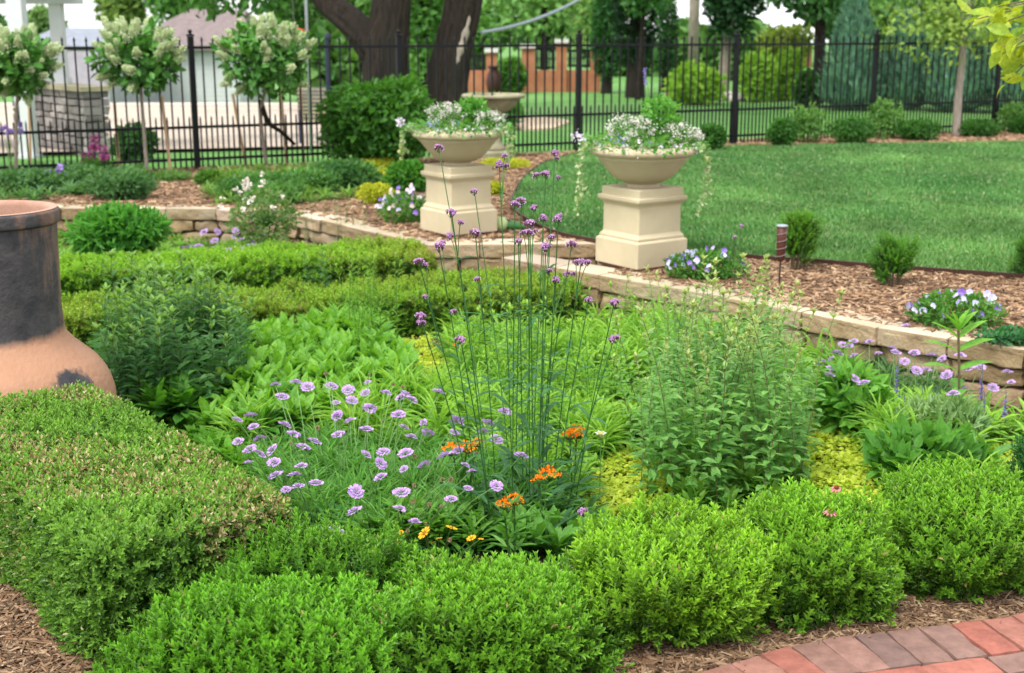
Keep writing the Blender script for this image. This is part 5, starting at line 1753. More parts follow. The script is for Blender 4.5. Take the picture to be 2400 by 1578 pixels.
# coneflowers
for lab, x, y, bx0 in (("pink coneflower standing over golden ground cover, the one farther from the boxwoods", 1961, 1144, 1962), ("pink coneflower just above the boxwood, half hidden in its shoots", 1947, 1199, 1944)):
    tp = at(x, y, 0.22 if y < 1190 else 0.31)
    b0 = np.array((tp[0], tp[1] + 0.02, -0.1))
    t = thing("coneflower", lab, "flower", b0, "pink coneflowers")
    flower_on_stem(t, b0, tp, FM["cone"], 0.026, (0.12, 0.22, 0.06), 0.0025, 0.05, 0.2)
    mb = MB(); rosettes(mb, b0[None, :2], np.array([-0.09]), ROS[:1], 0.11, (0.06, 0.2, 0.03), (0.12, 0.3, 0.05)); mb.build("leaves", M_LEAF, t)
wf = at(1408, 1018, 0.19)
t = thing("white_flower", "small white flower right beside the wide orange cluster", "flower", (wf[0], wf[1], -0.1))
mb = MB(); tube(mb, [(wf[0], wf[1], -0.1), wf], 0.002, 5, (0.1, 0.22, 0.05)); mb.build("stem", M_STEM, t)
mb = MB(); scatter(mb, leaf6(0.4, 0.05, 0.1), np.tile(wf, (6, 1)), [(1, 0, .3), (-1, .2, .3), (.5, .8, .3), (.4, -.9, .3), (-.6, -.7, .3), (-.3, .9, .4)], (0, 0, 1.0), 0.026, np.array((0.72, 0.76, 0.72))); core(mb, wf, (0.015, 0.015, 0.012), np.array((0.5, 0.5, 0.2))); mb.build("flower_head", M_PETAL, t)

# plants at the right: stalk, sage, big leaves, salvia spikes
st = at(2243, 1050, -0.1)
t = thing("green_stalk", "tall single stalk with opposite pointed leaves in front of the stone wall", "plant", st)
top = deep(2246, 775, st[1] + 0.02)
mb = MB(); tube(mb, smooth_line([st, st * 0.5 + top * 0.5 + (0.006, 0, 0), top], 6), 0.0055, 7, (0.10, 0.075, 0.04)); mb.build("stem", M_STEM, t)
Hs = top[2] - st[2]
for f, L_, el in ((0.30, 0.14, 75), (0.50, 0.16, 72), (0.66, 0.18, 66), (0.82, 0.185, 60), (0.93, 0.16, 46), (0.99, 0.13, 30), (1.0, 0.11, 12)):
    p = st + (top - st) * f
    for q in (0, math.pi):
        a = (0.15 if f not in (0.5, 0.92) else 1.3) + q
        e = R(el)
        mb = MB(); scatter(mb, leaf_arch(0.19, 0.05, 0.22, 6), [p], [(math.sin(e) * math.cos(a), math.sin(e) * math.sin(a), math.cos(e))], [(-math.cos(a) * math.cos(e), -math.sin(a) * math.cos(e), math.sin(e))], L_, mixc((0.10, 0.30, 0.03), (0.19, 0.44, 0.05), f)); mb.build("leaf", M_LEAF, t)
bush("sage_plant", "pale grey green sage like plant before the stone wall's corner", at(2215, 1075, -0.1) + (0, 0.06, 0), (0.21, 0.15, 0.125), 1300, (0.04, 0.07), "plant", w=0.16, ca=(0.14, 0.29, 0.09), cb=(0.34, 0.50, 0.24), seed=31, up=0.7)
bush("big_leaf_perennial", "plant with large dark green leaves above the round boxwood", at(2170, 1140, -0.1), (0.27, 0.15, 0.115), 360, (0.08, 0.13), "plant", w=0.24, ca=(0.06, 0.21, 0.03), cb=(0.15, 0.38, 0.06), seed=32, up=0.5)
bush("big_leaf_perennial", "plant with dark stem and big leaves standing in golden ground cover", at(1985, 1010, -0.1), (0.17, 0.15, 0.15), 260, (0.08, 0.12), "plant", w=0.26, ca=(0.07, 0.24, 0.03), cb=(0.17, 0.41, 0.06), seed=33, up=0.5)
hp = [at(x, y, -0.1)[:2] for x, y in ((1930, 1215), (2050, 1215), (2060, 1240), (1930, 1240))]
c = at(2120, 955, -0.1)
t = thing("blue_salvia", "thin violet blue salvia spikes rising before the stone wall", "flower", c)
for (x, y0, y1, Y) in ((2105, 835, 985, 5.75), (2108, 915, 1000, 5.6), (2303, 850, 960, 5.7), (2162, 905, 960, 5.7), (2198, 905, 960, 5.6), (2358, 915, 1010, 5.5), (2120, 925, 985, 5.5), (2150, 925, 985, 5.6), (2308, 920, 985, 5.4)):
    tp = deep(x, y0, Y)
    b0 = np.array((tp[0], Y - 0.02, -0.1))
    mb = MB(); tube(mb, [b0, b0 * 0.5 + tp * 0.5 + (0.006, 0, 0), tp], 0.0018, 5, (0.09, 0.13, 0.08)); s1 = mb.build("flower_stem", M_STEM, t)
    k = 60
    f = rng.uniform(0.45, 1.0, k)
    p = b0 + (tp - b0) * f[:, None]
    mb = MB(); scatter(mb, leaf6(0.35, 0.1, 0.1), p, rand_dirs(k) * (1, 1, 0.5) + (0, 0, 0.5), rand_dirs(k), 0.019 * (1.25 - f), mixc((0.15, 0.11, 0.42), (0.30, 0.24, 0.62), rng.random(k))); mb.build("flower_spike", M_PETAL, s1)


# pansies in the raised beds
def pansy_patch(label, c, rx, ry, h, n, kinds, seed):
    c = np.asarray(c, float)
    t = thing("pansy", label, "flower", c, "pansy patches")
    mb = MB()
    leaf_cloud(mb, c + (0, 0, h * 0.45), (rx, ry, h * 0.6), int(1500 * rx / 0.2), (0.02, 0.038), 0.28, (0.05, 0.19, 0.025), (0.14, 0.33, 0.06), seed=seed, up=0.5, flat=c[2])
    mb.build("foliage", M_LEAF, t)
    g = np.random.default_rng(seed)
    for i in range(n):
        a, r = g.uniform(0, 6.28), math.sqrt(g.random())
        p = c + (rx * r * math.cos(a), ry * r * math.sin(a), h * (0.75 + 0.5 * g.random()) * (1 - 0.45 * r * r))
        k = kinds[i % len(kinds)]
        put("flower_head", FM[k], t, p - c, (R(-25) + g.normal() * 0.3, g.normal() * 0.4, g.normal() * 0.7), 0.032 * g.uniform(0.8, 1.15))
    return t


pansy_patch("purple and lilac pansies at the foot of the nearer pedestal", at(1655, 655, UP), 0.27, 0.16, 0.17, 40, ("pansy_violet", "pansy_pale", "pansy_violet", "pansy_pale"), 3)
pansy_patch("blue and white pansies spreading over the wood chips near the stone wall", at(2235, 765, UP), 0.26, 0.18, 0.17, 34, ("pansy_pale", "pansy_violet", "pansy_pale"), 4)
pansy_patch("pink, cream and violet pansies left of the farther pedestal", at(950, 520, UP), 0.24, 0.24, 0.24, 55, ("pansy_pink", "pansy_pink", "pansy_violet", "pansy_pale"), 5)
bush("low_creeper", "low dark green creeping plant lying on the wall cap beyond the green stalk", at(2385, 805, 0.2), (0.22, 0.10, 0.04), 500, (0.02, 0.035), "plant", w=0.36, ca=(0.03, 0.14, 0.05), cb=(0.08, 0.26, 0.09), seed=36, stems=3)

# small boxwoods set in the wood chips
YB = dict(group="young boxwoods in wood chips", boxk=0.0, amp=0.62, corek=0.4)
shrub_box("young_boxwood", "young upright boxwood with tall leader behind the wire wrapped stake", at(1866, 636, UP) + (0, 0, 0.21), (0.13, 0.12, 0.25), 620, seed=21, new=(0.16, 0.39, 0.03), upward=0.9, length=(0.05, 0.10), lumps=(11, 9), **YB)
shrub_box("young_boxwood", "young boxwood with open vase form set between the two pansy patches", at(2092, 672, UP) + (0, 0, 0.15), (0.16, 0.14, 0.17), 620, seed=22, new=(0.13, 0.35, 0.03), old=(0.02, 0.09, 0.012), upward=0.8, length=(0.05, 0.09), lumps=(8, 8), **YB)
shrub_box("young_boxwood", "young boxwood cut by the picture's edge next to the lawn", at(2420, 655, UP) + (0, 0, 0.14), (0.15, 0.14, 0.17), 600, seed=23, new=(0.12, 0.33, 0.025), old=(0.02, 0.09, 0.012), length=(0.05, 0.08), lumps=(9, 8), **YB)


# ---------------------------------------------------------------- plants in the urns
def urn_plants(c, which, k):
    zt = 0.2 + 0.016 + 0.5 + 0.232
    c3 = np.array((c[0], c[1], zt))
    t = thing("urn_sage", f"bright green sage mound topping the {which} urn" + (" with one violet spike" if k else ""), "plant", c3)
    mb = MB()
    leaf_cloud(mb, c3 + (0.11, 0.06, 0.17 if k else 0.13), (0.13, 0.12, 0.19 if k else 0.13), 420, (0.04, 0.07), 0.27, (0.08, 0.27, 0.04), (0.18, 0.44, 0.08), seed=40 + k, up=0.3)
    mb.build("foliage", M_LEAF, t)
    if k:
        tp = c3 + (0.0, 0, 0.50)
        mb = MB(); tube(mb, [c3 + (0.04, 0, 0.3), tp], 0.002, 5, (0.1, 0.2, 0.08)); mb.build("flower_stem", M_STEM, t)
        m = 40
        mb = MB(); scatter(mb, leaf6(0.4, 0.1, 0.1), c3 + np.stack([rng.normal(size=m) * 0.004, rng.normal(size=m) * 0.004, rng.uniform(0.42, 0.52, m)], 1), rand_dirs(m, 0.3), rand_dirs(m), 0.014, mixc((0.18, 0.13, 0.45), (0.34, 0.28, 0.66), rng.random(m))); mb.build("flower_spike", M_PETAL, t)
    for lab, off, rad in ((f"white flowered alyssum mound left of the sage in the {which} urn", (-0.09, -0.10, 0.13), (0.15, 0.14, 0.11)), (f"white flowered alyssum mound right of the sage in the {which} urn", (0.245, -0.05, 0.09), (0.13, 0.13, 0.085))):
        cc = c3 + off
        t = thing("alyssum", lab, "flower", cc - (0, 0, rad[2]), "alyssum mounds in the urns")
        mb = MB(); leaf_cloud(mb, cc, np.array(rad) * 0.9, 420, (0.02, 0.035), 0.2, (0.08, 0.22, 0.05), (0.17, 0.34, 0.10), seed=44); mb.build("foliage", M_LEAF, t)
        d = rand_dirs(52, 0.35)
        lf, _ = lumpy(d, 12, 8, seed=45)
        mb = MB()
        for q in range(52):
            m = 16
            p = cc + d[q] * rad * lf[q]
            scatter(mb, leaf6(0.48, 0.05, 0.05), p + rng.normal(size=(m, 3)) * 0.013, rand_dirs(m) + d[q], d[q] + rng.normal(size=(m, 3)) * 0.4, rng.uniform(0.009, 0.016, m), mixc((0.50, 0.47, 0.43), (0.76, 0.74, 0.70), rng.random(m)))
        mb.build("blossom", M_PETAL, t)
    t = thing("urn_filler", f"low green leaves with small white and blue blooms spilling over the {which} urn's rim", "plant", c3)
    mb = MB()
    n = 900
    a, r = rng.uniform(0, 6.28, n), rng.uniform(0.05, 0.37, n) ** 0.8
    r = np.minimum(r, 0.39)
    p = c3 + np.stack([r * np.cos(a), r * np.sin(a), 0.045 + 0.05 * rng.random(n) - np.clip(r - 0.32, 0, 1) * 0.5], 1)
    scatter(mb, leaf6(0.26, 0.05, 0.15), p, np.stack([np.cos(a), np.sin(a), 0.3 + 0 * a], 1) + rng.normal(size=(n, 3)) * 0.5, (0, 0, 1.0), rng.uniform(0.025, 0.06, n), mixc((0.07, 0.24, 0.05), (0.17, 0.38, 0.10), rng.random(n)))
    mb.build("foliage", M_LEAF, t)
    mb = MB()
    for (aa, rr_, dz, colr, sz, m) in [(R(x), 0.36, 0.04, (0.68, 0.66, 0.74), 0.03, 10) for x in (200, 215, 248, 262, 285, 300, 330, 345, 182)] + [(R(x), 0.30, 0.08, (0.24, 0.26, 0.66), 0.02, 9) for x in (225, 232, 240, 275)] + [(R(x), 0.43, 0.09, (0.66, 0.60, 0.70), 0.03, 12) for x in (176, 184, 191)]:
        p = c3 + (rr_ * math.cos(aa), rr_ * math.sin(aa), dz)
        scatter(mb, leaf6(0.45, 0.05, 0.1), p + rng.normal(size=(m, 3)) * 0.018, rand_dirs(m), rand_dirs(m, 0.6), sz * 0.7, np.asarray(colr) * rng.uniform(0.85, 1.1, (m, 1)))
    mb.build("blossom", M_PETAL, t)
    for side, (aa, ln) in (("left", (R(190), 0.36 if k else 0.18)), ("right", (R(338), 0.36 if k else 0.22))):
        t = thing("trailing_vine", f"variegated white and green vine hanging over the {side} side of the {which} urn", "vine", c3 + (0.36 * math.cos(aa), 0.36 * math.sin(aa), 0), "variegated vines in the urns")
        mb, ml = MB(), MB()
        for q in range(3):
            a2 = aa + (q - 1) * 0.12
            o_ = np.array((math.cos(a2), math.sin(a2), 0))
            P = smooth_line([c3 + o_ * 0.28 + (0, 0, 0.04), c3 + o_ * 0.39 + (0, 0, 0.035), c3 + o_ * 0.42 + (0, 0, -ln * 0.4), c3 + o_ * 0.40 + (0.02 * (q - 1), 0, -ln * (1.1 - 0.2 * q))], 7)
            tube(mb, P, 0.0016, 4, (0.2, 0.3, 0.12))
            m = 54
            f = rng.random(m)
            p = np.stack([np.interp(f, np.linspace(0, 1, len(P)), P[:, k_]) for k_ in range(3)], 1) + rng.normal(size=(m, 3)) * 0.008
            scatter(ml, leaf6(0.46, 0.04, 0.1), p, rand_dirs(m, -0.4) + o_, o_ + rng.normal(size=(m, 3)) * 0.4, rng.uniform(0.022, 0.036, m), mixc((0.20, 0.36, 0.14), (0.66, 0.70, 0.50), (rng.random(m) > 0.45) * rng.uniform(0.6, 1, m)))
        mb.build("stem", M_STEM, t)
        ml.build("leaves", M_LEAF, t)


urn_plants(URN_A, "nearer", 1)
urn_plants(URN_B, "farther", 0)

# ---------------------------------------------------------------- flowering standards by the fence
def panicle_mesh():
    mb = MB()
    g = np.random.default_rng(3)
    n = 90
    z = g.random(n) ** 0.8
    r = 0.30 * (1 - z) ** 0.8 + 0.04
    a = g.uniform(0, 6.28, n)
    core(mb, (0, 0, 0.42), (0.21, 0.21, 0.42), np.array((0.42, 0.50, 0.26)))
    P = np.stack([r * np.cos(a), r * np.sin(a), z], 1)
    D = np.stack([np.cos(a), np.sin(a), 0.5 + 0 * a], 1) + g.normal(size=(n, 3)) * 0.5
    scatter(mb, leaf6(0.5, 0.03, 0.1), P, D, D + g.normal(size=(n, 3)) * 0.7, g.uniform(0.12, 0.2, n), mixc((0.36, 0.48, 0.20), (0.70, 0.75, 0.52), g.random(n) ** 0.8))
    return mb.mesh("flower_panicle", [M_PETAL])


PAN = panicle_mesh()


def standard(label, base_px, crown_px, rad_px, Y, seed, lean=0.0, np_=66):
    b0 = at(*base_px, UP)
    c = deep(*crown_px, Y)
    rr = rad_px / FPX * Y
    t = thing("flowering_standard", label, "tree", b0, "white flowering standards before the fence")
    mb = MB()
    tube(mb, smooth_line([b0, b0 * 0.5 + c * 0.5 + (lean, 0, 0), c + (0, 0, -rr * 0.55)], 5), np.linspace(0.022, 0.016, 11), 8)
    mb.build("trunk", M_BARKPALE, t, True)
    mb = MB()
    for q in range(9):
        a = q * 0.7 * 2
        tube(mb, smooth_line([c + (0, 0, -rr * 0.6), c + (rr * 0.35 * math.cos(a), rr * 0.35 * math.sin(a), -rr * 0.25), c + (rr * 0.75 * math.cos(a), rr * 0.75 * math.sin(a), rr * 0.25 * math.sin(q))], 4), 0.008, 5)
    mb.build("branches", M_BARK, t)
    mb = MB()
    leaf_cloud(mb, c, (rr, rr, rr * 0.78), 1000, (0.075, 0.13), 0.30, (0.035, 0.13, 0.02), (0.11, 0.31, 0.05), seed=seed, shell=0.7, up=0.1, droop=0.1, rnd=0.6, amp=0.25)
    cr = mb.build("crown", M_TREE, t)
    g = np.random.default_rng(seed)
    for q in range(np_):
        d = norm(g.normal(size=3) + (0, -0.25, 0.6))
        p = c + d * (rr, rr, rr * 0.82) * g.uniform(0.68, 0.93)
        u = norm(d + (0, 0, 0.6))
        rot = Vector(u).to_track_quat('Z', 'Y').to_euler()
        put("flower_panicle", PAN, t, p - b0, rot, (s_ := g.uniform(0.085, 0.14), s_, s_ * 1.15))
    return t


standard("white flowering standard tree between two tall stakes, the one before the driveway and porch wall", (345, 408), (325, 140), 104, 13.75, 51)
standard("white flowering standard tree with crooked trunk beside the big dark green bush", (625, 392), (622, 140), 112, 14.2, 52, -0.06)
standard("white flowering standard tree in front of the white porch column", (38, 418), (38, 150), 92, 13.2, 53)
for lab, (x0, y0), (x1, y1) in (("wooden stake left of the middle flowering standard", (280, 407), (268, 238)), ("wooden stake right of the middle flowering standard", (400, 406), (379, 226)), ("leaning wooden stake left of the crooked flowering standard", (577, 392), (545, 220)),
                                ("wooden stake right of the crooked flowering standard", (672, 388), (657, 200)), ("wooden stake beside the standard tree at the porch column", (72, 396), (68, 240)), ("short wooden stake by the fence near the slatted bench", (712, 384), (704, 205))):
    p = at(x0, y0, UP)
    q = deep(x1, y1, p[1] + 0.05)
    mb = MB(); tube(mb, [p, q], 0.017, 4)
    o = mb.build("wooden_stake", M_WOOD); tag(o, lab, "stake", "wooden stakes by the standards")
tr = MB()
p0 = deep(610, 235, 14.4)
tube(tr, smooth_line([p0, deep(628, 285, 14.45), deep(660, 310, 14.6), deep(690, 338, 14.9)], 5), np.linspace(0.032, 0.018, 16), 7)
o = tr.build("bent_branch", M_BARK, None, True); tag(o, "dark bent branch curving down behind the crooked flowering standard", "branch")

# ---------------------------------------------------------------- the bed behind the left wall
mound = dict(mat=M_LEAF, up=0.5, w=0.22)
def mnd(name, label, x0, x1, y0, y1, n, ll, ca, cb, seed, group=None, ry=0.8, cat="plant", w=0.24, near=None, **kw):
    b0 = at((x0 + x1) / 2, y1 - 6, UP)
    Y = b0[1] + 0.12
    if near is not None:                    # so far in front of the fence line
        q = (((x0 + x1) / 2) - 1200) / FPX
        Y = (F0[1] - 0.5023 * F0[0]) / (1 - 0.5023 * q / 1.005) - near
        b0 = np.array((q * (Y * CP + 0.35), Y, UP))
    rx = (x1 - x0) / 2 / FPX * (Y * CP + 0.35)
    b0[1] = Y if near is None else Y - rx * ry * 0.4
    top = deep((x0 + x1) / 2, y0, Y + rx * ry * 0.4)
    rz = max(0.05, (top[2] - UP) / 1.95)
    return bush(name, label, b0 + (0, rx * ry * 0.4, 0), (rx, rx * ry, rz), n, ll, cat, group, ca=ca, cb=cb, seed=seed, w=w, **kw)


BL = ((0.05, 0.155, 0.05), (0.14, 0.30, 0.10))
mnd("spreading_perennial", "low spreading blue green mound at the standard tree by the porch column", -40, 130, 395, 468, 2600, (0.03, 0.06), *BL, 61, "low mounds on the left bed")
mnd("spreading_perennial", "low spreading blue green mound below the pink foxglove, farther from the tan wall", 90, 250, 388, 462, 2600, (0.03, 0.06), *BL, 62, "low mounds on the left bed")
mnd("spreading_perennial", "blue green mound touching the tan wall's cap behind the clay chimney", 180, 352, 396, 482, 3200, (0.03, 0.06), *BL, 63, "low mounds on the left bed")
mnd("spreading_perennial", "small round yellow green mound alone on the wood chips", 448, 512, 398, 448, 900, (0.03, 0.055), (0.07, 0.20, 0.03), (0.16, 0.34, 0.06), 64, "low mounds on the left bed")
mnd("spreading_perennial", "wide mid green mound behind the small white flowers", 490, 720, 405, 482, 2800, (0.03, 0.06), (0.05, 0.17, 0.04), (0.13, 0.29, 0.07), 65, "low mounds on the left bed")
mnd("spreading_perennial", "dark green mound right of the wide mid green mound", 695, 895, 375, 458, 2800, (0.035, 0.07), (0.03, 0.12, 0.03), (0.10, 0.25, 0.06), 66, "low mounds on the left bed")
mnd("spreading_perennial", "upright fresh green shrub beside golden stonecrop, left of the farther pedestal", 900, 1012, 374, 462, 1500, (0.04, 0.08), (0.05, 0.20, 0.02), (0.12, 0.34, 0.05), 67, "low mounds on the left bed")
mnd("spreading_perennial", "low yellow green mound between the foxglove's mound and the small round mound", 330, 440, 404, 436, 900, (0.03, 0.05), (0.08, 0.2, 0.05), (0.17, 0.33, 0.08), 57, "low mounds on the left bed")
mnd("spreading_perennial", "mid green mound between the white blossoms and the fresh green shrub", 640, 800, 396, 466, 1900, (0.03, 0.06), (0.06, 0.19, 0.04), (0.15, 0.33, 0.08), 58, "low mounds on the left bed")
mnd("spreading_perennial", "low green mound before the dark green mound on the wood chips", 560, 700, 430, 492, 1500, (0.03, 0.055), (0.06, 0.19, 0.04), (0.15, 0.33, 0.08), 59, "low mounds on the left bed")
mb = MB()
for poly_, n, ca_, cb_ in (([(-60, 398), (330, 398), (360, 455), (330, 478), (-60, 474)], 420, (0.05, 0.16, 0.05), (0.14, 0.30, 0.10)), ([(480, 420), (700, 386), (1000, 376), (985, 440), (900, 462), (720, 480), (490, 488)], 420, (0.07, 0.20, 0.04), (0.19, 0.36, 0.07))):
    P = in_poly([at(x, y, UP)[:2] for x, y in poly_], n)
    P = P[vnoise(np.hstack([P, P[:, :1] * 0]), 1.6, 4) > 0.42]
    rosettes(mb, P, np.full(len(P), UP), ROSN, rng.uniform(0.08, 0.15, len(P)), ca_, cb_)
o = mb.build("bed_ground_cover", M_LEAF); o["kind"] = "stuff"
YG = ((0.33, 0.40, 0.02), (0.56, 0.58, 0.05))
for lab, b in (("golden stonecrop patch before the fresh green shrub", (832, 925, 428, 492)), ("golden stonecrop strip at the big bush's foot", (800, 960, 370, 408)), ("golden stonecrop patch right behind the farther urn", (1120, 1248, 372, 404)), ("small golden stonecrop tuft right of the farther pedestal", (1130, 1182, 426, 470)), ("wide golden stonecrop patch left of the pink and violet pansies", (850, 935, 396, 448))):
    mnd("golden_stonecrop", lab, *b, 1500, (0.02, 0.04), *YG, 70 + b[0] % 9, "golden stonecrop patches", w=0.3, stems=0)
mnd("flowering_bush", "bright green leafy bush in front of the tan wall right of the clay chimney", 145, 370, 492, 608, 1900, (0.07, 0.12), (0.05, 0.22, 0.03), (0.14, 0.40, 0.06), 68, None, w=0.16)
rb = mnd("white_rose", "loose shrub with small white blossoms in front of the tan wall", 515, 700, 440, 590, 1100, (0.03, 0.05), (0.07, 0.19, 0.04), (0.20, 0.30, 0.10), 69, None, cat="shrub", corek=0.3)
c = np.array(rb.location)
for q in range(22):
    a, r = rng.uniform(0, 6.28), math.sqrt(rng.random())
    m = 8
    cc = c + (0.31 * r * math.cos(a), 0.25 * r * math.sin(a) - 0.1, 0.52 - 0.25 * r * r + rng.normal() * 0.05)
    mb = MB(); scatter(mb, leaf6(0.5, 0.05, 0.0), cc + rng.normal(size=(m, 3)) * 0.006, rand_dirs(m), rand_dirs(m, 0.4), 0.022, mixc((0.66, 0.56, 0.50), (0.78, 0.75, 0.70), rng.random(m))); mb.build("blossom", M_PETAL, rb)
fx = at(225, 412, UP)
t = thing("foxglove", "pink foxglove spires rising from the blue green mound before the fence", "flower", fx)
for (x, y0, y1, s) in ((222, 320, 355, 1), (200, 362, 385, .7), (213, 360, 384, .8), (243, 346, 372, .8), (188, 390, 402, .6)):
    tp = deep(x, y0 - 6, fx[1])
    b0 = np.array((fx[0] + (tp[0] - fx[0]) * 0.6, fx[1], UP))
    mb = MB(); tube(mb, [b0, b0 * 0.5 + tp * 0.5, tp], 0.004, 5, (0.1, 0.2, 0.06)); s1 = mb.build("flower_stem", M_STEM, t)
    lo = deep(x, y1, fx[1])
    m = 60
    f = rng.random(m)
    a = rng.uniform(0, 6.28, m)
    mb = MB(); scatter(mb, leaf6(0.42, 0.2, -0.2), lo + (tp - lo) * f[:, None], np.stack([np.cos(a), np.sin(a), -0.5 + 0 * a], 1), (0, 0, 1.0), 0.075 * (1.2 - 0.7 * f) * (0.7 + 0.3 * s), mixc((0.56, 0.09, 0.36), (0.70, 0.24, 0.52), rng.random(m))); mb.build("flower_spire", M_PETAL, s1)
mb = MB(); rosettes(mb, fx[None, :2] + rng.normal(size=(6, 2)) * 0.08, np.full(6, UP), ROS, 0.2, (0.05, 0.16, 0.04), (0.12, 0.28, 0.07)); mb.build("leaves", M_LEAF, t)
for lab, x, y0, y1 in (("lavender spires at the porch column's foot near the fence", 22, 300, 420), ("sparse lavender flowers over the blue green mound", 130, 400, 452)):
    b0 = at(x, y1, UP)
    t = thing("lavender_flower", lab, "flower", b0)
    for q in range(7):
        tp = deep(x + rng.normal() * 18, y0 + rng.uniform(-10, 14), b0[1])
        mb = MB(); tube(mb, [b0 + (rng.normal() * 0.03, 0, 0), tp], 0.003, 5, (0.12, 0.2, 0.08)); s1 = mb.build("flower_stem", M_STEM, t)
        m = 14
        mb = MB(); core(mb, tp, (0.016, 0.016, 0.018), np.array((0.30, 0.22, 0.5))); scatter(mb, leaf6(0.4, 0.1, 0.1), tp + rng.normal(size=(m, 3)) * 0.007, rand_dirs(m), rand_dirs(m), 0.036, mixc((0.24, 0.15, 0.45), (0.42, 0.32, 0.64), rng.random(m))); mb.build("flower_head", M_PETAL, s1)
bb_ = at(905, 380, UP)
mnd("big_bush", "big dense dark green bush in front of the iron fence and the two big trunks", 755, 1045, 172, 384, 5600, (0.07, 0.12), (0.03, 0.125, 0.015), (0.095, 0.27, 0.035), 71, None, 0.75, "shrub", w=0.27, near=0.65, lumps=(30, 16), amp=0.4)
bush("shrub", "low green shrub behind the bird bath, outside the fence", at(1165, 305, 0.17), (0.45, 0.4, 0.30), 900, (0.07, 0.12), ca=(0.05, 0.19, 0.03), cb=(0.13, 0.34, 0.05), seed=72)
bush("shrub", "dark shrub at the stone half wall outside the fence", at(258, 395, 0.17) + (0, 1.0, 0), (0.28, 0.25, 0.22), 700, (0.07, 0.12), ca=(0.02, 0.08, 0.02), cb=(0.06, 0.18, 0.04), seed=73)

# row of clipped balls and looser shrubs along the right fence
RB = "round shrubs along the lawn's far rim"
for i, (x, y0, y1, w_, lab) in enumerate(((1667, 288, 343, 74, "round clipped shrub right behind the nearer urn's white flowers"), (1832, 272, 340, 80, "dark round clipped shrub left of the broad one, by the fence"), (1998, 272, 342, 116, "broad clipped shrub on the lawn's far rim, leaning left"),
                                          (2149, 276, 341, 118, "broadest clipped shrub left of the slim tree trunk"), (2292, 277, 338, 98, "clipped shrub right of the slim tree trunk"), (2408, 268, 334, 90, "clipped shrub cut by the picture's edge at the far lawn"))):
    mnd("round_shrub", lab, x - w_ / 2, x + w_ / 2, y0, y1, 1900, (0.03, 0.055), (0.024, 0.10, 0.013), (0.075, 0.235, 0.035), 80 + i, RB, 0.9, "shrub", near=0.85, lumps=(26, 14), w=0.3)
for i, (x, y0, y1, w_, lab) in enumerate(((1888, 236, 330, 110, "loose tall shrub behind the dark round shrub"), (2068, 228, 322, 104, "loose tall shrub between the two broad clipped shrubs"), (2376, 236, 312, 96, "loose tall shrub at the last fence post"))):
    mnd("loose_shrub", lab, x - w_ / 2, x + w_ / 2, y0, y1, 620, (0.05, 0.09), (0.06, 0.19, 0.03), (0.17, 0.35, 0.08), 90 + i, "loose shrubs by the far fence", 0.8, "shrub", near=0.38, corek=0.0, shell=0.85, lumps=(22, 12))


# ---------------------------------------------------------------- trees
def tree(name, label, trunk, crown, n, ll, ca, cb, seed, group=None, bark=None, limbs=6, w=0.3, shell=0.6, droop=0.0, tr=0.12, amp=0.35, lumps=(26, 12), parts2=None, sides=10, **kw):
    """trunk: points (x,y,z) with radii; crown: list of (centre, radii, share)"""
    base = np.asarray(trunk[0][:3], float)
    t = thing(name, label, "tree", base, group)
    mb = MB()
    P = np.array([p[:3] for p in trunk], float)
    rd = np.array([p[3] for p in trunk], float)
    Ps = smooth_line(P, 24 if sides > 12 else 6)
    rs = np.interp(np.linspace(0, 1, len(Ps)), np.linspace(0, 1, len(rd)), rd)
    tube(mb, Ps, rs, 72 if sides > 12 else sides, bark=0.09 if sides > 12 else 0.0)
    top = P[-1]
    for k, (c, rad, sh) in enumerate(crown):
        for q in range(limbs):
            a = q * 2.4 + k
            e = np.asarray(c) + np.asarray(rad) * (math.cos(a) * 0.6, math.sin(a) * 0.6, 0.3 * math.sin(q * 1.7))
            s0 = Ps[int(len(Ps) * (0.65 + 0.34 * q / limbs))]
            tube(mb, smooth_line([s0, s0 * 0.5 + e * 0.5 + (0, 0, 0.1 * np.linalg.norm(e - s0)), e], 4), np.linspace(rd[-1] * 0.55, rd[-1] * 0.12, 9), 6)
    mb.build("trunk", bark or M_BARK, t, True)
    mb = MB()
    for k, (c, rad, sh) in enumerate(crown):
        leaf_cloud(mb, c, rad, int(n * sh), ll, w, ca, cb, seed + k, shell, 0.15, 0.7, lumps, amp=amp, droop=droop, **kw)
    mb.build("crown", M_TREE, t)
    return t


def dd(x, y, Y, r=None):
    p = deep(x, y, Y)
    return (*p, r) if r is not None else p


# the two great trunks beyond the fence
g0 = deep(905, 310, 20.0)
tA = tree("big_tree", "massive dark forked tree trunk behind the big bush and iron fence", [(g0[0], 20.0, 0.0, 0.55), dd(902, 200, 20, 0.36), dd(908, 90, 20, 0.33), dd(925, -40, 20, 0.27), (g0[0] + 0.4, 20.3, 5.0, 0.22), (g0[0] + 0.8, 20.5, 8.0, 0.14)],
          [((g0[0] + 0.3, 21.0, 8.5), (4.5, 4.0, 2.6), 0.75), (dd(560, -25, 20.5), (1.1, 0.9, 0.45), 0.07), (dd(455, -60, 20.5), (0.9, 0.7, 0.5), 0.05), (dd(690, 10, 21.5), (0.55, 0.5, 0.35), 0.04)], 9000, (0.10, 0.18), (0.02, 0.10, 0.015), (0.09, 0.27, 0.04), 101, sides=16)
mb = MB(); tube(mb, smooth_line([dd(890, 130, 20), dd(830, 60, 20.1), dd(775, 10, 20.3), dd(725, -60, 20.6), (g0[0] - 2.2, 21, 4.5)], 16), np.linspace(0.26, 0.13, 65), 56, bark=0.09); mb.build("limb", M_BARK, tA, True)
g1 = deep(1055, 310, 20.6)
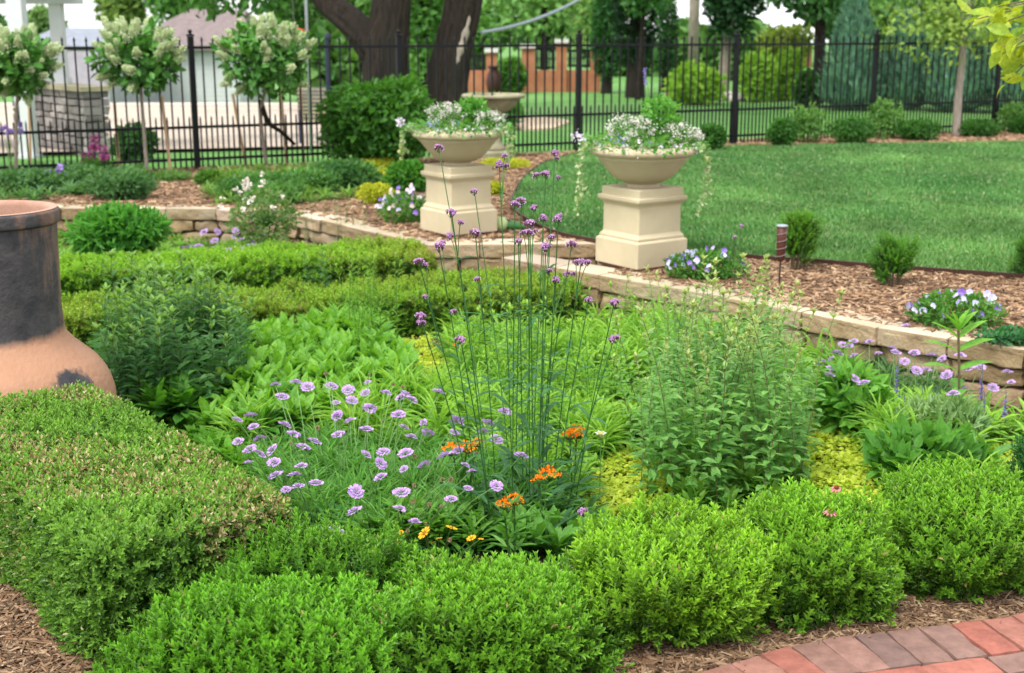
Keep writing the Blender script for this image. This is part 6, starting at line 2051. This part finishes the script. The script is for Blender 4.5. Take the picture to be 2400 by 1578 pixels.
tB = tree("big_tree", "massive leaning dark trunk with a pale barkless scar behind the bird bath", [(g1[0], 20.6, 0.0, 0.5), dd(1045, 220, 20.6, 0.36), dd(1062, 110, 20.6, 0.30), dd(1092, -10, 20.6, 0.28), (g1[0] + 0.7, 20.8, 4.8, 0.22), (g1[0] + 1.0, 21.0, 8.0, 0.14)],
          [((g1[0] + 1.2, 21.5, 8.8), (4.5, 4.0, 2.6), 1.0)], 6500, (0.10, 0.18), (0.02, 0.10, 0.015), (0.09, 0.27, 0.04), 105, sides=16)
mb = MB()
sc_ = smooth_line([dd(1066, 158, 20.33), dd(1080, 112, 20.36), dd(1090, 72, 20.38), dd(1103, 28, 20.4)], 5)
tube(mb, sc_, 0.06 * np.sin(np.linspace(0.25, math.pi - 0.2, len(sc_))) * (0.7 + 0.6 * np.random.default_rng(2).random(len(sc_))) + 0.02, 8)
mb.build("bare_scar", M_BARKPALE, tB, True)
tube_ = MB(); tube(tube_, smooth_line([dd(1126, 77, 20.6), dd(1200, 62, 22), dd(1270, 40, 23.5), dd(1345, 6, 25), dd(1420, -40, 26.5)], 6), 0.028, 6, (0.30, 0.35, 0.40))
o = tube_.build("hammock_rope", M_PLAIN, None, True); tag(o, "grey rope sloping up from the leaning scarred trunk", "rope")


def backtree(label, x0, x1, y0, y1, Y, n, ll, ca, cb, seed, ground=0.17, name="tree", trunk_r=0.12, bark=None, tx=None, group="trees beyond the fence", **kw):
    a, b_ = deep(x0, y0, Y), deep(x1, y1, Y)
    c = np.array(((a[0] + b_[0]) / 2, Y, (a[2] + b_[2]) / 2))
    rad = np.array(((b_[0] - a[0]) / 2, (b_[0] - a[0]) / 2 * 0.9, (a[2] - b_[2]) / 2)) * 1.0
    bx_ = c[0] if tx is None else deep(tx, y1, Y)[0]
    gz_ = gz((bx_, Y)) - 0.1
    z1 = c[2]
    return tree(name, label, [(bx_, Y, gz_, trunk_r * 1.3), ((bx_ + c[0]) / 2, Y, gz_ * 0.5 + z1 * 0.5, trunk_r), (c[0], Y, z1, trunk_r * 0.6)], [(c, rad, 1.0)], n, ll, ca, cb, seed, group, bark, **kw)


LG, MG, DG = ((0.13, 0.24, 0.05), (0.26, 0.40, 0.09)), ((0.05, 0.17, 0.03), (0.15, 0.34, 0.06)), ((0.012, 0.05, 0.014), (0.045, 0.14, 0.03))
backtree("yellow green round tree far behind the first flowering standard", 226, 345, -120, 118, 74, 2600, (0.35, 0.6), (0.10, 0.19, 0.04), (0.24, 0.36, 0.08), 121)
backtree("mid green tree far behind the mauve roof", 325, 520, -160, 70, 72, 2600, (0.35, 0.6), *MG, 122)
backtree("pale green far tree between the two porch columns", 62, 150, 22, 95, 95, 1300, (0.4, 0.7), (0.12, 0.24, 0.08), (0.24, 0.38, 0.14), 123)
backtree("green tree seen in the gap between the two massive trunks", 925, 1050, -260, 205, 27, 2600, (0.12, 0.22), (0.05, 0.17, 0.03), (0.14, 0.34, 0.06), 124, trunk_r=0.06)
backtree("airy light green tree behind the bird bath with sky showing through", 1110, 1440, -260, 130, 46, 2600, (0.2, 0.36), (0.09, 0.23, 0.05), (0.22, 0.42, 0.10), 125, shell=0.95)
backtree("green tree behind the brick garden wall", 1030, 1180, 20, 190, 37, 1300, (0.16, 0.28), *MG, 141, shell=0.9)
backtree("green tree right of the brick wall, behind the columnar evergreens", 1330, 1480, -60, 160, 52, 1500, (0.2, 0.36), *LG, 142, shell=0.9)
CO = dict(w=0.18, shell=0.35, lumps=(40, 22), amp=0.2, limbs=2)
backtree("columnar evergreen left of the near black cypress", 1384, 1462, -60, 200, 33, 2600, (0.10, 0.2), (0.02, 0.09, 0.025), (0.06, 0.20, 0.05), 126, name="columnar_evergreen", **CO)
backtree("near black broad cypress between two columnar evergreens", 1436, 1548, -190, 196, 31, 3600, (0.10, 0.2), (0.006, 0.03, 0.01), (0.018, 0.07, 0.02), 127, name="cypress", trunk_r=0.2, **CO)
backtree("narrow columnar evergreen right of the near black cypress", 1544, 1584, -30, 196, 34, 1500, (0.10, 0.18), (0.02, 0.08, 0.02), (0.05, 0.17, 0.04), 128, name="columnar_evergreen", **CO)
backtree("feathery green boughs spreading over the near black cypress", 1425, 1600, -190, 38, 30, 1500, (0.12, 0.22), (0.03, 0.13, 0.03), (0.10, 0.28, 0.06), 143, trunk_r=0.05, tx=1500, droop=0.4)
backtree("dark evergreen on a bare trunk, like a tall lollipop", 1640, 1792, -210, 104, 32, 3600, (0.12, 0.24), (0.01, 0.045, 0.016), (0.035, 0.12, 0.035), 129, tx=1697, trunk_r=0.13, bark=M_BARKPALE, name="evergreen")
backtree("tree whose drooping dark boughs cover the sky above the blue junipers", 1765, 2080, -330, 62, 29, 4200, (0.14, 0.26), (0.02, 0.08, 0.02), (0.07, 0.20, 0.05), 130, tx=1930, droop=0.5, shell=0.8)
backtree("grey green tree behind the slim young tree", 2050, 2420, -330, 110, 34, 4200, (0.16, 0.3), (0.06, 0.17, 0.05), (0.16, 0.32, 0.09), 131, shell=0.8)
backtree("yellowish small tree over the lime shrubs", 1782, 1912, 62, 140, 31, 1300, (0.10, 0.18), (0.16, 0.24, 0.03), (0.32, 0.42, 0.07), 132, shell=0.9, trunk_r=0.05)
p = deep(1622, 232, 36)
mb = MB(); tube(mb, [(p[0], 36, 0.1), (p[0] - 0.02, 36, 3), (p[0], 36, 7.5)], np.array((0.15, 0.14, 0.11)), 12); o = mb.build("utility_pole", M_BARKPALE, None, True); tag(o, "brown wooden utility pole right of the dark evergreens", "pole")
LS = ((0.17, 0.36, 0.03), (0.36, 0.58, 0.08))
for i, (x0, x1, y0, y1, Y, lab, cc) in enumerate(((1556, 1698, 148, 238, 28, "lime green shrub left of the pale boulder beyond the fence", LS), (1728, 1822, 118, 226, 29, "lime green shrub right of the fence post above the boulder", LS), (1800, 1884, 105, 222, 29.5, "taller lime green shrub beside the dark ball shrub", LS),
                                                  (1864, 1926, 166, 228, 27.5, "dark clipped ball shrub at the blue junipers' feet", ((0.02, 0.08, 0.015), (0.07, 0.2, 0.03))), (1168, 1232, 132, 198, 33, "lime and green shrub before the orange brick wall", MG))):
    b0 = deep((x0 + x1) / 2, y1, Y)
    b0[2] = 0.15
    rx = (x1 - x0) / 2 / FPX * Y
    hz = (deep((x0 + x1) / 2, y0, Y)[2] - 0.15) / 1.95
    bush("shrub", lab, b0, (rx, rx * 0.8, hz), 1500, (0.09, 0.17), ca=cc[0], cb=cc[1], seed=150 + i, group="shrubs beyond the fence", lumps=(24, 12))


def juniper(label, x0, x1, y0, y1, Y, seed):
    b0 = deep((x0 + x1) / 2, y1, Y)
    b0[2] = 0.12
    rx = (x1 - x0) / 2 / FPX * Y
    H = deep((x0 + x1) / 2, y0, Y)[2] - b0[2]
    t = thing("blue_juniper", label, "tree", b0, "blue junipers beyond the fence")
    mb = MB(); tube(mb, [b0, b0 + (0, 0, H * 0.9)], np.array((0.07, 0.02)), 7); mb.build("trunk", M_BARK, t)
    g = np.random.default_rng(seed)
    n = 5200
    z = g.random(n) ** 0.85
    a = g.uniform(0, 6.28, n)
    lump = 0.62 + 0.55 * vnoise(np.stack([np.cos(a) * 3.2, np.sin(a) * 3.2, z * 2], 1), 1.8, seed)
    r = rx * (np.minimum(1, (1 - z) * 1.5) ** 0.8) * (0.35 + 0.65 * np.clip(z / 0.12, 0, 1)) * lump * (1 - 0.35 * g.random(n) ** 2)
    P = b0 + np.stack([r * np.cos(a), r * np.sin(a), z * H], 1)
    D = np.stack([np.cos(a) * 0.5, np.sin(a) * 0.5, 1.1 + 0 * a], 1) + g.normal(size=(n, 3)) * 0.25
    mb = MB(); scatter(mb, leaf6(0.12, 0.05, -0.1), P, D, np.stack([np.cos(a), np.sin(a), 0 * a], 1), g.uniform(0.14, 0.30, n), mixc((0.06, 0.17, 0.125), (0.24, 0.44, 0.33), np.clip(0.5 + g.normal(size=n) * 0.22, 0, 1))); mb.build("crown", M_TREE, t)


juniper("tall blue green juniper left of a fence post, its tip highest", 1925, 2062, 12, 232, 26, 5)
juniper("blue green juniper in the middle of the three, behind the loose tall shrub", 2050, 2188, 48, 232, 26.3, 6)
juniper("dark blue juniper behind the slim young tree's trunk", 2165, 2320, 70, 232, 25.5, 7)
juniper("dark juniper at the picture's edge behind the last fence post", 2290, 2470, 40, 236, 25, 8)

# the slim young tree
yt = at(2241, 322, UP)
tree("young_tree", "slim young tree with loose yellow green leaves on the lawn's far rim", [(*yt, 0.065), (*(deep(2246, 230, yt[1])), 0.055), (*(deep(2256, 130, yt[1])), 0.048), (*(deep(2262, 20, yt[1])), 0.035), (yt[0] + 0.2, yt[1], 3.4, 0.02)],
     [(deep(2235, 60, yt[1] - 0.1), (1.15, 0.9, 0.55), 0.5), ((yt[0] + 0.2, yt[1], 2.9), (1.4, 1.3, 0.9), 0.5)], 2600, (0.06, 0.11), (0.11, 0.22, 0.03), (0.28, 0.40, 0.07), 161, None, M_BARKPALE, shell=1.0, limbs=5, amp=0.45, droop=0.3)
# bough of a nearer tree reaching in at the top right
t = thing("leafy_bough", "lime yellow leaved bough of a nearer tree hanging into the upper corner", "branch", deep(2560, 60, 7.5))
mb = MB()
tips = [(2290, 45), (2300, 35), (2330, 60), (2345, 130), (2350, 110), (2360, 190), (2370, 15), (2385, 150), (2340, 15), (2395, 90), (2405, 170)]
ml = MB()
for x, y in tips:
    e = dd(x, y, 7.2 + rng.uniform(-0.3, 0.3))
    tube(mb, smooth_line([deep(2600, 20, 7.5), (deep(2600, 20, 7.5) + e) / 2 + (0, 0, 0.05), e], 5), np.linspace(0.012, 0.003, 11), 5, (0.12, 0.10, 0.05))
    m = 16
    f = rng.uniform(0.4, 1.05, m)
    p = deep(2600, 20, 7.5) * (1 - f[:, None]) + e * f[:, None] + rng.normal(size=(m, 3)) * 0.03
    scatter(ml, leaf_arch(0.26, 0.05, 0.25, 4), p, rand_dirs(m, -0.25) * (1, 0.6, 1) + (-0.7, 0, 0), rand_dirs(m, 0.8), rng.uniform(0.09, 0.14, m), mixc((0.16, 0.32, 0.04), (0.48, 0.56, 0.05), rng.random(m) ** 0.8))
mb.build("twigs", M_STEM, t)
ml.build("leaves", M_LEAF, t)

# far wood that closes the horizon
mb = MB()
for i, (x0, x1, y0, y1, Y) in enumerate(((900, 1150, 0, 110, 70), (1120, 1420, -30, 105, 75), (1560, 1660, 40, 110, 85), (1880, 2200, -20, 110, 65), (2150, 2600, -30, 110, 62), (640, 920, -40, 130, 66), (-300, 40, 30, 110, 90), (2000, 2500, 120, 190, 40), (690, 880, 95, 225, 42), (920, 1095, 105, 215, 45), (1380, 1620, 120, 215, 48), (1655, 1800, 92, 165, 44), (1590, 1640, 95, 130, 46))):
    a, b_ = deep(x0, y0, Y), deep(x1, y1, Y)
    leaf_cloud(mb, (a + b_) / 2, ((b_[0] - a[0]) / 2, 3, (a[2] - b_[2]) / 2 + 0.3), 2600, (0.35, 0.7), 0.35, (0.035, 0.12, 0.025), (0.15, 0.30, 0.07), 170 + i, 0.8)
o = mb.build("far_wood_foliage", M_TREE); o["kind"] = "stuff"
